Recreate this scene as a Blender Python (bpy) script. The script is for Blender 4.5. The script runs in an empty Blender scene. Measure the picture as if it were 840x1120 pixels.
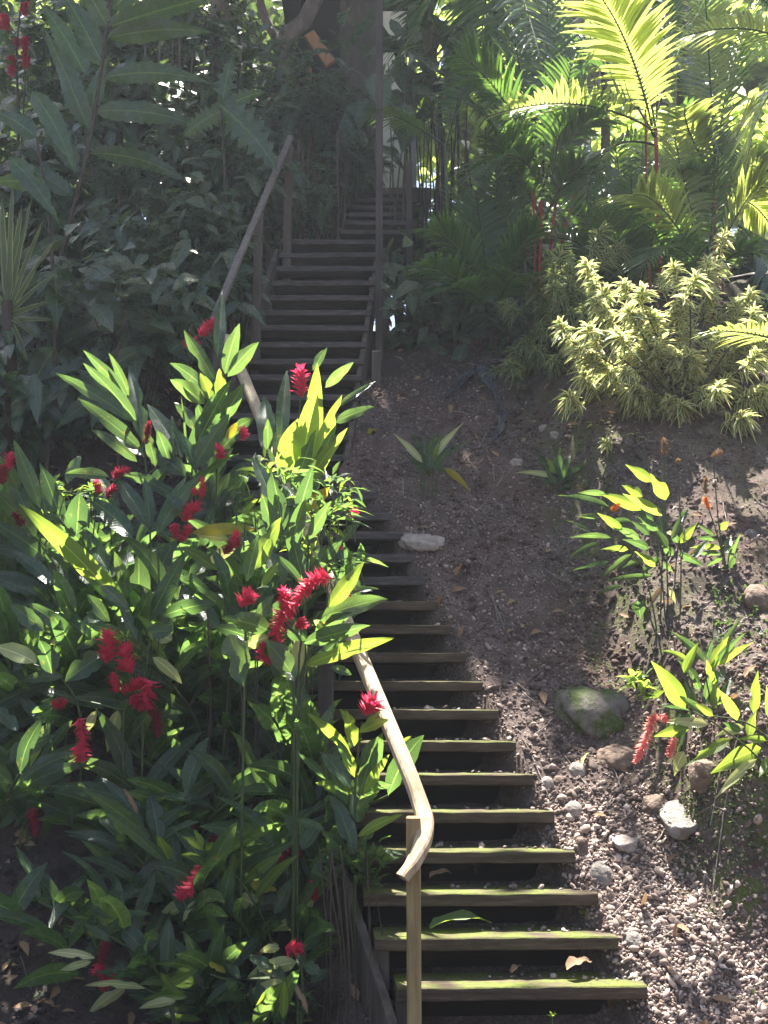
import bpy, math, random
import numpy as np
rng = np.random.default_rng(7)
random.seed(7)
R = math.radians
scene = bpy.context.scene
C = scene.collection

# ------------------------------------------------------------------ camera model
F, PITCH, CZ = 1200.0, R(10), 1.5
cp, sp = math.cos(PITCH), math.sin(PITCH)
CAM = np.array([0, 0, CZ])

def at(px, py, d):
    """world point seen at photo pixel (px,py) whose world Y is d"""
    u = (px - 420) / F; v = (560 - py) / F
    t = d / (cp - v * sp)
    return np.array([u * t, d, CZ + (sp + v * cp) * t])

def nrm(v):
    v = np.asarray(v, float)
    return v / (np.linalg.norm(v, axis=-1, keepdims=True) + 1e-12)

# ------------------------------------------------------------------ noise
def _hash(i, j, k, s):
    n = (i * 374761393 + j * 668265263 + k * 2147483647 + s * 974634777) & 0x7fffffff
    n = (n ^ (n >> 13)) * 1274126177 & 0x7fffffff
    n = (n ^ (n >> 16)) & 0x7fffffff
    return n / 0x7fffffff

def vnoise(x, y, s=0):
    x = np.asarray(x, float); y = np.asarray(y, float)
    xi = np.floor(x).astype(np.int64); yi = np.floor(y).astype(np.int64)
    fx = x - xi; fy = y - yi
    fx = fx * fx * (3 - 2 * fx); fy = fy * fy * (3 - 2 * fy)
    h = lambda a, b: _hash(a, b, 0 * a, s)
    return ((h(xi, yi) * (1 - fx) + h(xi + 1, yi) * fx) * (1 - fy) + (h(xi, yi + 1) * (1 - fx) + h(xi + 1, yi + 1) * fx) * fy) * 2 - 1

def fbm(x, y, s=0, o=3):
    r = 0; a = 1
    for k in range(o):
        r = r + a * vnoise(x * 2 ** k, y * 2 ** k, s + k * 17); a *= .5
    return r

def sst(a, b, x):
    t = np.clip((x - a) / (b - a), 0, 1)
    return t * t * (3 - 2 * t)

# ------------------------------------------------------------------ terrain
PY = [-60, 0, 4, 4.93, 5.12, 7.7, 9.5, 14, 25, 60, 400]
PZ = [-2.6, -1.62, -1.5, -1.40, -1.20, 1.46, 3.2, 4.9, 6.2, 8, 12]

def xr_(y):   # right edge of the stairs
    return np.interp(y, [4, 5.04, 7.7, 7.85, 10.2, 12], [1.6, 1.145, -.02, -.34, -.07, 0.1])
def xl_(y):   # left edge
    return np.interp(y, [4, 5.04, 7.7, 7.9, 10.2, 12], [.45, .03, -1.13, -1.32, -1.1, -1.0])

def G(x, y, detail=True):
    x = np.asarray(x, float); y = np.asarray(y, float)
    z = np.interp(y, PY, PZ)
    xr, xl = xr_(y), xl_(y)
    under = sst(xl - .12, xl + .05, x) * (1 - sst(xr - .1, xr + .015, x)) * sst(4.9, 5.05, y) * (1 - sst(10.3, 11, y))
    z = z - .3 * under
    xb = 1.52 - .1 * (y - 5.5)
    near = sst(5.2, 5.6, y)
    fade = 1 - sst(12, 20, np.abs(x))
    z = z + near * (sst(xb - .08, xb + .3, x) * .42 * (1 - .5 * sst(8, 10, y)) + .13 * np.clip(x - xr - .5, 0, 6)) * fade
    z = z + (.09 * np.clip(xl - x, 0, 6) - .42 * sst(-.08, .22, xl - x) * sst(4.6, 5.2, y) * (1 - .6 * sst(7.5, 9, y))) * fade
    z = z + .06 * fbm(x * 1.3, y * 1.3, 3) * sst(4.5, 5.5, y) * (1 - under)
    ex = 1.56 + .09 * vnoise(y * 5, x * 3, 61); ey = 5.31 + .07 * vnoise(x * 6, y * 2, 62)
    z = z + .2 * sst(ex - .1, ex + .14, x) * sst(ey - .08, ey + .14, y) * (1 - sst(5.7, 6.3, y)) * (1 - sst(2.4, 3.4, x))
    if detail:
        bankm = near * sst(xb - .3, xb + .1, x)
        z = z + (.019 + .028 * bankm) * fbm(x * 7, y * 7, 11, 3) * (1 - .6 * under)
    return z + CZ

def ghit(px, py, lo=3.5, hi=16):
    ds = np.linspace(lo, hi, 900)
    u = (px - 420) / F; v = (560 - py) / F
    t = ds / (cp - v * sp)
    x = u * t; z = CZ + (sp + v * cp) * t
    m = z < G(x, ds, False)
    i = int(np.argmax(m)) if m.any() else len(ds) - 1
    return np.array([x[i], ds[i], z[i]])

# ------------------------------------------------------------------ materials
MATS = {}
def newmat(name):
    m = bpy.data.materials.new(name); m.use_nodes = True
    nt = m.node_tree; nt.nodes.clear()
    MATS[name] = m
    return m, nt

class N:
    def __init__(s, nt): s.nt = nt
    def n(s, t, **kw):
        nd = s.nt.nodes.new(t)
        for k, v in kw.items():
            if k.startswith('i_'):
                key = k[2:]
                nd.inputs[int(key) if key.isdigit() else key.replace('_', ' ')].default_value = v
            else: setattr(nd, k, v)
        return nd
    def l(s, a, b): s.nt.links.new(a, b)
    def math(s, op, a, b=None, clamp=False):
        nd = s.n('ShaderNodeMath', operation=op); nd.use_clamp = clamp
        for i, q in enumerate((a, b)):
            if q is None: continue
            if isinstance(q, (int, float)): nd.inputs[i].default_value = q
            else: s.l(q, nd.inputs[i])
        return nd.outputs[0]
    def mix(s, f, a, b, mode='MIX'):
        nd = s.n('ShaderNodeMix', data_type='RGBA', blend_type=mode)
        for sock, q in ((nd.inputs[0], f), (nd.inputs[6], a), (nd.inputs[7], b)):
            if isinstance(q, (int, float)): sock.default_value = q
            elif isinstance(q, tuple): sock.default_value = (*q, 1)[:4]
            else: s.l(q, sock)
        return nd.outputs[2]
    def ramp(s, f, stops):
        nd = s.n('ShaderNodeValToRGB'); cr = nd.color_ramp
        while len(cr.elements) < len(stops): cr.elements.new(.5)
        for e, (p, c) in zip(cr.elements, stops):
            e.position = p; e.color = (*c, 1) if isinstance(c, tuple) else (c, c, c, 1)
        s.l(f, nd.inputs[0]); return nd.outputs[0]
    def noise(s, scale, detail=4, vec=None, rough=.55):
        nd = s.n('ShaderNodeTexNoise'); nd.inputs['Scale'].default_value = scale
        nd.inputs['Detail'].default_value = detail; nd.inputs['Roughness'].default_value = rough
        if vec is not None: s.l(vec, nd.inputs['Vector'])
        return nd.outputs['Fac']

def leaf_mat(name, ca, cb, trans=None, tf=.42, rough=.38, vein=.3, nv=22, midrib=(.25, .38, .1), spot=None, margin=None, spec=.5):
    m, nt = newmat(name); k = N(nt)
    out = k.n('ShaderNodeOutputMaterial')
    at_ = k.n('ShaderNodeAttribute', attribute_name='rnd')
    uv = k.n('ShaderNodeUVMap', uv_map='UVMap'); sep = k.n('ShaderNodeSeparateXYZ'); k.l(uv.outputs[0], sep.inputs[0])
    au = k.math('ABSOLUTE', k.math('SUBTRACT', sep.outputs[0], .5))
    geo = k.n('ShaderNodeNewGeometry')
    col = k.mix(at_.outputs['Fac'], ca, cb)
    nz = k.noise(9, 3, geo.outputs['Position'])
    col = k.mix(k.ramp(nz, [(.35, 0.0), (.7, .5)]), col, tuple(min(1, c * 1.5) for c in ca))
    ph = k.math('SUBTRACT', k.math('MULTIPLY', sep.outputs[1], nv * 6.283), k.math('MULTIPLY', au, nv * 2.2))
    band = k.math('MULTIPLY', k.math('ADD', k.math('SINE', ph), 1), .5)
    if vein: col = k.mix(k.math('MULTIPLY', band, vein), col, tuple(c * .62 for c in ca))
    if margin: 
        mm = k.ramp(k.math('ADD', au, k.math('MULTIPLY', k.math('SUBTRACT', nz, .5), .15)), [(margin[1], 0.0), (margin[1] + .06, 1.0)])
        col = k.mix(mm, col, margin[0])
    if midrib: col = k.mix(k.ramp(au, [(.016, .75), (.04, 0.0)]), col, tuple(min(1, c * 1.9) for c in cb))
    if spot:
        sn = k.noise(26, 2, geo.outputs['Position'])
        col = k.mix(k.ramp(sn, [(.66, 0.0), (.74, .7)]), col, spot)
    p = k.n('ShaderNodeBsdfPrincipled'); k.l(col, p.inputs['Base Color'])
    p.inputs['Roughness'].default_value = rough; p.inputs['Specular IOR Level'].default_value = spec
    rn = k.ramp(k.noise(14, 3, geo.outputs['Position']), [(.3, rough * .8), (.7, min(1, rough * 1.35))]); k.l(rn, p.inputs['Roughness'])
    bp = k.n('ShaderNodeBump'); bp.inputs['Strength'].default_value = .6; bp.inputs['Distance'].default_value = .004
    k.l(band, bp.inputs['Height']); k.l(bp.outputs[0], p.inputs['Normal'])
    tr = k.n('ShaderNodeBsdfTranslucent')
    tc = k.mix(1.0, col, trans or (3.2, 3.0, 1.2), 'MULTIPLY'); k.l(tc, tr.inputs[0])
    mx = k.n('ShaderNodeMixShader'); mx.inputs[0].default_value = tf
    k.l(p.outputs[0], mx.inputs[1]); k.l(tr.outputs[0], mx.inputs[2]); k.l(mx.outputs[0], out.inputs[0])
    return m

leaf_mat('ginger_leaf', (.017, .042, .021), (.036, .072, .029), (9.0, 7.0, 3.2), .37, .25, spec=.7, vein=.42, spot=(.09, .075, .03))
leaf_mat('ginger_leaf_young_lit', (.075, .13, .03), (.11, .165, .035), (4.6, 3.9, 2.0), .48, .32)  # lighter copy: sunlight put into lit leaves' colour; also plantlets and seedlings
leaf_mat('leaf_yellow', (.36, .30, .03), (.22, .22, .03), (1.9, 1.8, 1), .4, .45, midrib=None, spot=(.2, .1, .03))
leaf_mat('leaf_pale', (.36, .40, .16), (.5, .48, .26), (1.5, 1.5, 1), .35, .4, vein=.35)
leaf_mat('leaf_dry', (.22, .13, .07), (.30, .2, .12), (1.3, 1.2, 1), .2, .7, midrib=(.3, .2, .1), spot=(.12, .06, .03))
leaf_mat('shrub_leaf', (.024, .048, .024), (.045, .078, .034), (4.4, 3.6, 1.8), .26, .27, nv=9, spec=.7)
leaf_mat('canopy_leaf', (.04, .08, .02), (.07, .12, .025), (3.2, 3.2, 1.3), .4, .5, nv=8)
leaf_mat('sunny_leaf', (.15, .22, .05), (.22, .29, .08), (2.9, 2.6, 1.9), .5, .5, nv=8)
leaf_mat('palm_leaf', (.022, .052, .022), (.042, .085, .028), (6.0, 5.2, 2.0), .32, .3, nv=3, vein=.1)
leaf_mat('palm_leaf_lit', (.11, .15, .045), (.15, .19, .055), (3.5, 3.1, 2.1), .42, .3, nv=3, vein=.1)  # sunlit copy of palm_leaf, the light put into its colour
leaf_mat('variegated_leaf', (.11, .19, .075), (.15, .23, .09), (1.9, 1.8, 1.3), .35, .42, vein=0, midrib=None, margin=((.70, .66, .39), .23))
leaf_mat('striped_leaf', (.07, .11, .05), (.09, .13, .05), (2, 2, 1.2), .3, .4, vein=0, midrib=None, margin=((.30, .30, .12), .34))
leaf_mat('bract_red', (.55, .022, .065), (.78, .065, .14), (1.25, 1.6, 1.6), .38, .4, vein=0, midrib=None, spot=(.16, .03, .03))
leaf_mat('bract_dark_red', (.22, .012, .03), (.32, .02, .04), (1.6, 1.5, 1.5), .3, .4, vein=0, midrib=None)
leaf_mat('bract_pink', (.85, .22, .2), (.9, .42, .36), (1.1, 1.2, 1.2), .4, .4, vein=0, midrib=None)
leaf_mat('bract_orange', (.75, .2, .03), (.85, .32, .06), (1.2, 1.3, 1.2), .4, .4, vein=0, midrib=None)

def simple_mat(name, stops, scale, rough=.8, bump=.3, bdist=.01, stretch=None, detail=6, spec=.3):
    m, nt = newmat(name); k = N(nt)
    out = k.n('ShaderNodeOutputMaterial'); p = k.n('ShaderNodeBsdfPrincipled')
    tc = k.n('ShaderNodeTexCoord'); vec = tc.outputs['Object']
    if stretch:
        mp = k.n('ShaderNodeMapping'); mp.inputs['Scale'].default_value = stretch; k.l(vec, mp.inputs[0]); vec = mp.outputs[0]
    f = k.noise(scale, detail, vec, .62)
    k.l(k.ramp(f, stops), p.inputs['Base Color'])
    p.inputs['Roughness'].default_value = rough; p.inputs['Specular IOR Level'].default_value = spec
    b = k.n('ShaderNodeBump'); b.inputs['Strength'].default_value = bump; b.inputs['Distance'].default_value = bdist
    k.l(k.noise(scale * 3, 5, vec), b.inputs['Height']); k.l(b.outputs[0], p.inputs['Normal'])
    k.l(p.outputs[0], out.inputs[0]); return m

simple_mat('green_stem', [(.3, (.03, .05, .018)), (.7, (.06, .08, .025))], 20, .5)
simple_mat('brown_stem', [(.3, (.035, .026, .02)), (.7, (.075, .055, .04))], 18, .8)
simple_mat('bark', [(.3, (.05, .038, .03)), (.5, (.12, .09, .075)), (.7, (.20, .165, .14))], 7, .9, .7, .03, (1, 1, .35))
simple_mat('bark_pale', [(.3, (.10, .08, .075)), (.5, (.2, .17, .15)), (.68, (.32, .28, .26))], 9, .9, .6, .02, (1, 1, .5))
simple_mat('red_crownshaft', [(.3, (.20, .025, .025)), (.55, (.40, .045, .04)), (.75, (.22, .12, .05))], 7, .4, .2, .01, (1, 1, .4))
simple_mat('bamboo', [(.3, (.05, .07, .03)), (.6, (.11, .12, .05)), (.75, (.18, .18, .1))], 4, .5, .1, .01, (1, 1, .2))
simple_mat('rail_wood', [(.25, (.17, .125, .08)), (.45, (.32, .245, .155)), (.75, (.45, .36, .24))], 7, .6, .25, .004, (6, 6, 1))
simple_mat('post_wood', [(.25, (.13, .09, .038)), (.5, (.23, .165, .075)), (.75, (.32, .24, .115))], 7, .75, .35, .004, (5, 5, .6))
simple_mat('old_wood', [(.25, (.035, .028, .024)), (.5, (.075, .06, .05)), (.75, (.13, .11, .09))], 6, .85, .5, .006, (3, 3, .4))
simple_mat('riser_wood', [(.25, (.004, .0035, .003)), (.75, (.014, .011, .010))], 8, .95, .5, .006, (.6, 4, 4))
simple_mat('old_rail', [(.25, (.08, .064, .058)), (.5, (.14, .115, .105)), (.75, (.2, .17, .155))], 6, .75, .3, .004, (6, 6, 1))
simple_mat('grey_tread', [(.25, (.03, .026, .026)), (.5, (.065, .057, .056)), (.75, (.11, .1, .098))], 6, .9, .5, .005, (1.2, 8, 8))
simple_mat('dark_post', [(.25, (.022, .018, .017)), (.5, (.05, .042, .04)), (.75, (.09, .078, .073))], 6, .9, .5, .006, (3, 3, .4))
leaf_mat('variegated_leaf_green', (.06, .12, .045), (.09, .15, .055), (2.0, 1.9, 1.2), .3, .42, vein=0, midrib=None, margin=((.42, .43, .22), .26))
simple_mat('shaded_soil', [(.3, (.014, .011, .011)), (.5, (.03, .023, .022)), (.7, (.06, .047, .043))], 30, .95, .8, .01)  # clods darkened to match the shade painted left of the steps
leaf_mat('leaf_rust', (.26, .10, .04), (.34, .15, .06), (1.3, 1.2, 1), .25, .6, spot=(.1, .05, .03))
simple_mat('orange_wood', [(.3, (.28, .13, .06)), (.7, (.42, .22, .11))], 6, .6, .2, .004, (4, 4, .6))
simple_mat('pale_wall', [(.3, (.72, .67, .52)), (.5, (.8, .76, .62)), (.7, (.62, .55, .5))], 3, .85, .2, .004)
simple_mat('stone', [(.3, (.09, .08, .075)), (.5, (.17, .15, .135)), (.72, (.26, .23, .21))], 14, .9, .9, .02)
simple_mat('stone_pale', [(.3, (.16, .13, .115)), (.5, (.27, .23, .20)), (.7, (.38, .33, .29))], 14, .85, .9, .015)
simple_mat('stone_brown', [(.3, (.08, .055, .045)), (.5, (.15, .105, .08)), (.7, (.23, .17, .13))], 14, .9, .9, .015)
simple_mat('plastic_sheet', [(.3, (.02, .02, .024)), (.7, (.085, .085, .095))], 12, .45, .3, .004)
simple_mat('roof_tin', [(.3, (.2, .19, .19)), (.7, (.32, .31, .3))], 5, .7, .2)

def mossy(name, stone, moss, amount=.5, scale=7):
    m, nt = newmat(name); k = N(nt)
    out = k.n('ShaderNodeOutputMaterial'); p = k.n('ShaderNodeBsdfPrincipled')
    geo = k.n('ShaderNodeNewGeometry'); tc = k.n('ShaderNodeTexCoord')
    a = k.ramp(k.noise(9, 6, tc.outputs['Object'], .65), stone)
    b = k.ramp(k.noise(60, 4, tc.outputs['Object'], .7), moss)
    mk = k.ramp(k.noise(scale, 5, tc.outputs['Object'], .65), [(amount - .06, 0.0), (amount + .06, 1.0)])
    k.l(k.mix(mk, a, b), p.inputs['Base Color']); p.inputs['Roughness'].default_value = .9
    bb = k.n('ShaderNodeBump'); bb.inputs['Strength'].default_value = .7; bb.inputs['Distance'].default_value = .012
    k.l(k.noise(40, 6, tc.outputs['Object'], .7), bb.inputs['Height']); k.l(bb.outputs[0], p.inputs['Normal'])
    k.l(p.outputs[0], out.inputs[0]); return m
mossy('mossy_stone', [(.3, (.07, .06, .05)), (.7, (.2, .17, .15))], [(.3, (.02, .035, .006)), (.7, (.08, .11, .022))], .5)

def tread_material():
    m, nt = newmat('tread_wood'); k = N(nt)
    out = k.n('ShaderNodeOutputMaterial'); p = k.n('ShaderNodeBsdfPrincipled')
    geo = k.n('ShaderNodeNewGeometry'); pos = geo.outputs['Position']
    mp = k.n('ShaderNodeMapping'); mp.inputs['Scale'].default_value = (1.2, 14, 14); k.l(pos, mp.inputs[0])
    wood = k.ramp(k.noise(4, 7, mp.outputs[0], .65), [(.28, (.026, .018, .013)), (.5, (.062, .044, .030)), (.72, (.115, .085, .06))])
    sep = k.n('ShaderNodeSeparateXYZ'); k.l(geo.outputs['Normal'], sep.inputs[0])
    sp_ = k.n('ShaderNodeSeparateXYZ'); k.l(pos, sp_.inputs[0])
    up = k.ramp(sep.outputs[2], [(.3, 0.0), (.75, 1.0)])
    low = k.ramp(k.math('MULTIPLY', k.math('SUBTRACT', sp_.outputs[2], CZ - 1.5), .33, True), [(.1, .95), (.5, .55), (.95, .12)])
    nm = k.ramp(k.noise(5, 6, pos, .65), [(.38, 0.0), (.57, 1.0)])
    mask = k.math('MULTIPLY', k.math('MULTIPLY', up, low), nm)
    moss = k.ramp(k.noise(70, 4, pos, .7), [(.3, (.04, .06, .010)), (.6, (.105, .13, .018)), (.8, (.17, .19, .035))])
    col = k.mix(mask, wood, moss)
    side = k.math('MULTIPLY', k.math('MULTIPLY', k.ramp(k.noise(7, 5, pos, .7), [(.5, 0.0), (.68, .3)]), low), k.math('SUBTRACT', 1.0, up))
    col = k.mix(side, col, (.07, .085, .025))
    k.l(col, p.inputs['Base Color']); p.inputs['Roughness'].default_value = .85; p.inputs['Specular IOR Level'].default_value = .25
    b = k.n('ShaderNodeBump'); b.inputs['Strength'].default_value = .6; b.inputs['Distance'].default_value = .005
    k.l(k.math('ADD', k.noise(5, 7, mp.outputs[0]), k.math('MULTIPLY', mask, k.noise(90, 3, pos))), b.inputs['Height']); k.l(b.outputs[0], p.inputs['Normal'])
    k.l(p.outputs[0], out.inputs[0])
tread_material()

def ground_material():
    m, nt = newmat('soil'); k = N(nt)
    out = k.n('ShaderNodeOutputMaterial'); p = k.n('ShaderNodeBsdfPrincipled')
    pos = k.n('ShaderNodeNewGeometry').outputs['Position']
    a = k.ramp(k.noise(3.5, 8, pos, .68), [(.3, (.028, .019, .016)), (.5, (.064, .044, .036)), (.7, (.125, .088, .074))])
    b = k.ramp(k.noise(60, 5, pos, .75), [(.35, (.05, .037, .033)), (.55, (.17, .13, .12)), (.72, (.34, .28, .25))])
    col = k.mix(k.ramp(k.noise(6, 6, pos, .7), [(.4, .25), (.62, .85)]), a, b)
    red = k.ramp(k.noise(1.6, 3, pos), [(.5, 0.0), (.66, .5)])
    col = k.mix(red, col, (.10, .055, .045))
    shd = k.n('ShaderNodeAttribute', attribute_name='soil_shade')
    col = k.mix(shd.outputs['Fac'], col, k.mix(.62, col, (.006, .005, .005)))  # shade painted into the soil colour where masked
    at_ = k.n('ShaderNodeAttribute', attribute_name='moss')
    mk = k.math('MULTIPLY', at_.outputs['Fac'], k.ramp(k.noise(7, 6, pos, .7), [(.44, 0.0), (.6, 1.0)]))
    moss = k.ramp(k.noise(80, 4, pos, .7), [(.3, (.035, .05, .012)), (.7, (.12, .14, .04))])
    col = k.mix(mk, col, moss)
    k.l(col, p.inputs['Base Color']); p.inputs['Roughness'].default_value = .95; p.inputs['Specular IOR Level'].default_value = .2
    bb = k.n('ShaderNodeBump'); bb.inputs['Strength'].default_value = .9; bb.inputs['Distance'].default_value = .02
    k.l(k.math('ADD', k.noise(40, 7, pos, .75), k.noise(11, 4, pos)), bb.inputs['Height']); k.l(bb.outputs[0], p.inputs['Normal'])
    k.l(p.outputs[0], out.inputs[0])
ground_material()

def gravel_material():
    m, nt = newmat('gravel'); k = N(nt)
    out = k.n('ShaderNodeOutputMaterial'); p = k.n('ShaderNodeBsdfPrincipled')
    pos = k.n('ShaderNodeNewGeometry').outputs['Position']
    at_ = k.n('ShaderNodeAttribute', attribute_name='rnd')
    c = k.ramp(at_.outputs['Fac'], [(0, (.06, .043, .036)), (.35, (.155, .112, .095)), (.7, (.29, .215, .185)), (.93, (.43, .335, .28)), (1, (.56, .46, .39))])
    c = k.mix(k.ramp(k.noise(35, 4, pos), [(.4, 0.0), (.7, .5)]), c, (.10, .075, .06))
    k.l(c, p.inputs['Base Color']); p.inputs['Roughness'].default_value = .85; p.inputs['Specular IOR Level'].default_value = .3
    bb = k.n('ShaderNodeBump'); bb.inputs['Strength'].default_value = .5; bb.inputs['Distance'].default_value = .003
    k.l(k.noise(150, 4, pos), bb.inputs['Height']); k.l(bb.outputs[0], p.inputs['Normal'])
    k.l(p.outputs[0], out.inputs[0])
gravel_material()

# ------------------------------------------------------------------ object helpers
def setp(o, label=None, cat=None, group=None, kind=None):
    if label: o['label'] = label
    if cat: o['category'] = cat
    if group: o['group'] = group
    if kind: o['kind'] = kind
    return o

def thing(name, label, cat, loc, group=None):
    o = bpy.data.objects.new(name, None); C.objects.link(o); o.empty_display_size = .1
    o.location = [float(a) for a in loc]
    return setp(o, label, cat, group)

def origin_of(p):
    v = np.zeros(3)
    while p is not None:
        v = v + np.array(p.location); p = p.parent
    return v

class Buf:
    """mesh under construction; chunks of numpy verts/quads or python faces"""
    def __init__(s): s.V = []; s.Fq = []; s.uv = []; s.rn = []; s.mi = []; s.n = 0
    def add(s, V, Fc, uv=None, rn=.5, mi=0):
        V = np.asarray(V, float).reshape(-1, 3); k = len(V)
        Fc = np.asarray(Fc, np.int64)
        s.V.append(V); s.Fq.append(Fc + s.n)
        s.uv.append(np.zeros((k, 2)) if uv is None else np.asarray(uv, float).reshape(-1, 2))
        s.rn.append(np.full(k, rn) if np.isscalar(rn) else np.asarray(rn, float))
        s.mi.append(np.full(len(Fc), mi) if np.isscalar(mi) else np.asarray(mi))
        s.n += k

def build(name, buf, mats, parent=None, smooth=True, center=False):
    V = np.concatenate(buf.V)
    off = origin_of(parent)
    if parent is None and center: off = np.array([*V.mean(0)[:2], V[:, 2].min()])
    V = V - off
    me = bpy.data.meshes.new(name)
    fl = [f for f in buf.Fq if len(f)]
    nl = sum(f.size for f in fl); nf = sum(len(f) for f in fl)
    loops = np.concatenate([f.ravel() for f in fl])
    tot = np.concatenate([np.full(len(f), f.shape[1]) for f in fl])
    st = np.concatenate([[0], np.cumsum(tot)[:-1]])
    me.vertices.add(len(V)); me.vertices.foreach_set('co', V.astype(np.float32).ravel())
    me.loops.add(nl); me.loops.foreach_set('vertex_index', loops.astype(np.int32))
    me.polygons.add(nf); me.polygons.foreach_set('loop_start', st.astype(np.int32)); me.polygons.foreach_set('loop_total', tot.astype(np.int32))
    me.polygons.foreach_set('material_index', np.concatenate(buf.mi).astype(np.int32))
    me.polygons.foreach_set('use_smooth', np.full(nf, smooth))
    uv = np.concatenate(buf.uv)[loops]
    ul = me.uv_layers.new(name='UVMap'); ul.data.foreach_set('uv', uv.astype(np.float32).ravel())
    a = me.attributes.new('rnd', 'FLOAT', 'POINT'); a.data.foreach_set('value', np.concatenate(buf.rn).astype(np.float32))
    me.update(); me.validate()
    for q in ([mats] if isinstance(mats, str) else mats): me.materials.append(MATS[q])
    o = bpy.data.objects.new(name, me); C.objects.link(o)
    if parent is not None: o.parent = parent
    elif center: o.location = off
    return o

def tube(buf, pts, rad, n=7, mi=0, rn=.5, cap=True, wob=0):
    P = np.asarray(pts, float); k = len(P)
    rad = np.interp(np.linspace(0, 1, k), np.linspace(0, 1, len(rad)), rad) if not np.isscalar(rad) else np.full(k, rad)
    T = nrm(np.gradient(P, axis=0))
    ref = np.array([0, 0, 1.0]) if abs(T[0][2]) < .9 else np.array([1.0, 0, 0])
    A = nrm(np.cross(T, ref)); B = np.cross(T, A)
    th = np.linspace(0, 2 * np.pi, n, endpoint=False)
    rr = rad[:, None] * (1 + wob * rng.uniform(-1, 1, (k, n)))
    V = P[:, None] + rr[..., None] * (np.cos(th)[None, :, None] * A[:, None] + np.sin(th)[None, :, None] * B[:, None])
    idx = np.arange(k * n).reshape(k, n)
    Fc = np.stack([idx[:-1], np.roll(idx, -1, 1)[:-1], np.roll(idx, -1, 1)[1:], idx[1:]], -1).reshape(-1, 4)
    uv = np.stack([np.broadcast_to(th / 6.283, (k, n)), np.broadcast_to(np.linspace(0, 1, k)[:, None], (k, n))], -1)
    buf.add(V, Fc, uv, rn, mi)
    if cap:
        buf.add(V[-1], [list(range(n))], None, rn, mi); buf.add(V[0], [list(range(n))[::-1]], None, rn, mi)

def curve(pts, n=12):
    """smooth curve (Catmull-Rom) through points"""
    P = np.asarray(pts, float)
    if len(P) == 2: return P[0] + (P[1] - P[0]) * np.linspace(0, 1, n)[:, None]
    Q = np.vstack([2 * P[0] - P[1], P, 2 * P[-1] - P[-2]])
    out = []
    m = len(P) - 1; per = max(2, n // m)
    for i in range(m):
        a, b, c, d = Q[i:i + 4]
        for t in np.linspace(0, 1, per, endpoint=False):
            out.append(.5 * (2 * b + (c - a) * t + (2 * a - 5 * b + 4 * c - d) * t ** 2 + (3 * b - a - 3 * c + d) * t ** 3))
    out.append(P[-1]); return np.array(out)

def box(buf, c, dx, dy, dz, bevel=.004, mi=0, jit=0):
    """bevelled box: c centre, dx/dy/dz half-axis vectors"""
    dx, dy, dz = (np.asarray(a, float) for a in (dx, dy, dz))
    lx, ly, lz = (np.linalg.norm(a) for a in (dx, dy, dz))
    b = min(bevel, .45 * min(lx, ly, lz))
    V = []
    for sx in (-1, 1):
        for sy in (-1, 1):
            for sz in (-1, 1):
                for k in range(3):
                    f = [1 - b / lx, 1 - b / ly, 1 - b / lz]; f[k] = 1
                    V.append(c + dx * sx * f[0] + dy * sy * f[1] + dz * sz * f[2])
    V = np.array(V)
    ix = lambda sx, sy, sz, k: (((sx > 0) * 2 + (sy > 0)) * 2 + (sz > 0)) * 3 + k
    Q = []; T = []
    for s in (-1, 1):
        Q.append([ix(s, -1, -1, 0), ix(s, 1, -1, 0), ix(s, 1, 1, 0), ix(s, -1, 1, 0)][::s])
        Q.append([ix(-1, s, -1, 1), ix(1, s, -1, 1), ix(1, s, 1, 1), ix(-1, s, 1, 1)][::-s])
        Q.append([ix(-1, -1, s, 2), ix(1, -1, s, 2), ix(1, 1, s, 2), ix(-1, 1, s, 2)][::s])
    for s in (-1, 1):
        for t in (-1, 1):
            Q.append([ix(-1, s, t, 1), ix(1, s, t, 1), ix(1, s, t, 2), ix(-1, s, t, 2)][::-s * t])
            Q.append([ix(s, -1, t, 2), ix(s, 1, t, 2), ix(s, 1, t, 0), ix(s, -1, t, 0)][::-s * t])
            Q.append([ix(s, t, -1, 0), ix(s, t, 1, 0), ix(s, t, 1, 1), ix(s, t, -1, 1)][::-s * t])
            for u in (-1, 1): T.append([ix(s, t, u, 0), ix(s, t, u, 1), ix(s, t, u, 2)])
    buf.add(V, Q, None, .5, mi)
    buf.add(V, T, None, .5, mi)

# ------------------------------------------------------------------ leaves
def prof(t, kind):
    if kind == 'g': w = np.sin(np.pi * t ** .8) ** .78          # oblong
    elif kind == 'l': w = np.sin(np.pi * t ** .62) ** 1.05       # lanceolate
    elif kind == 'b': w = np.sin(np.pi * t ** .6) ** .7          # broad ovate
    else: w = (1 - t) ** .35 * np.clip(t * 8, .25, 1)            # strap
    return np.clip(w, .03, 1)

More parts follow.
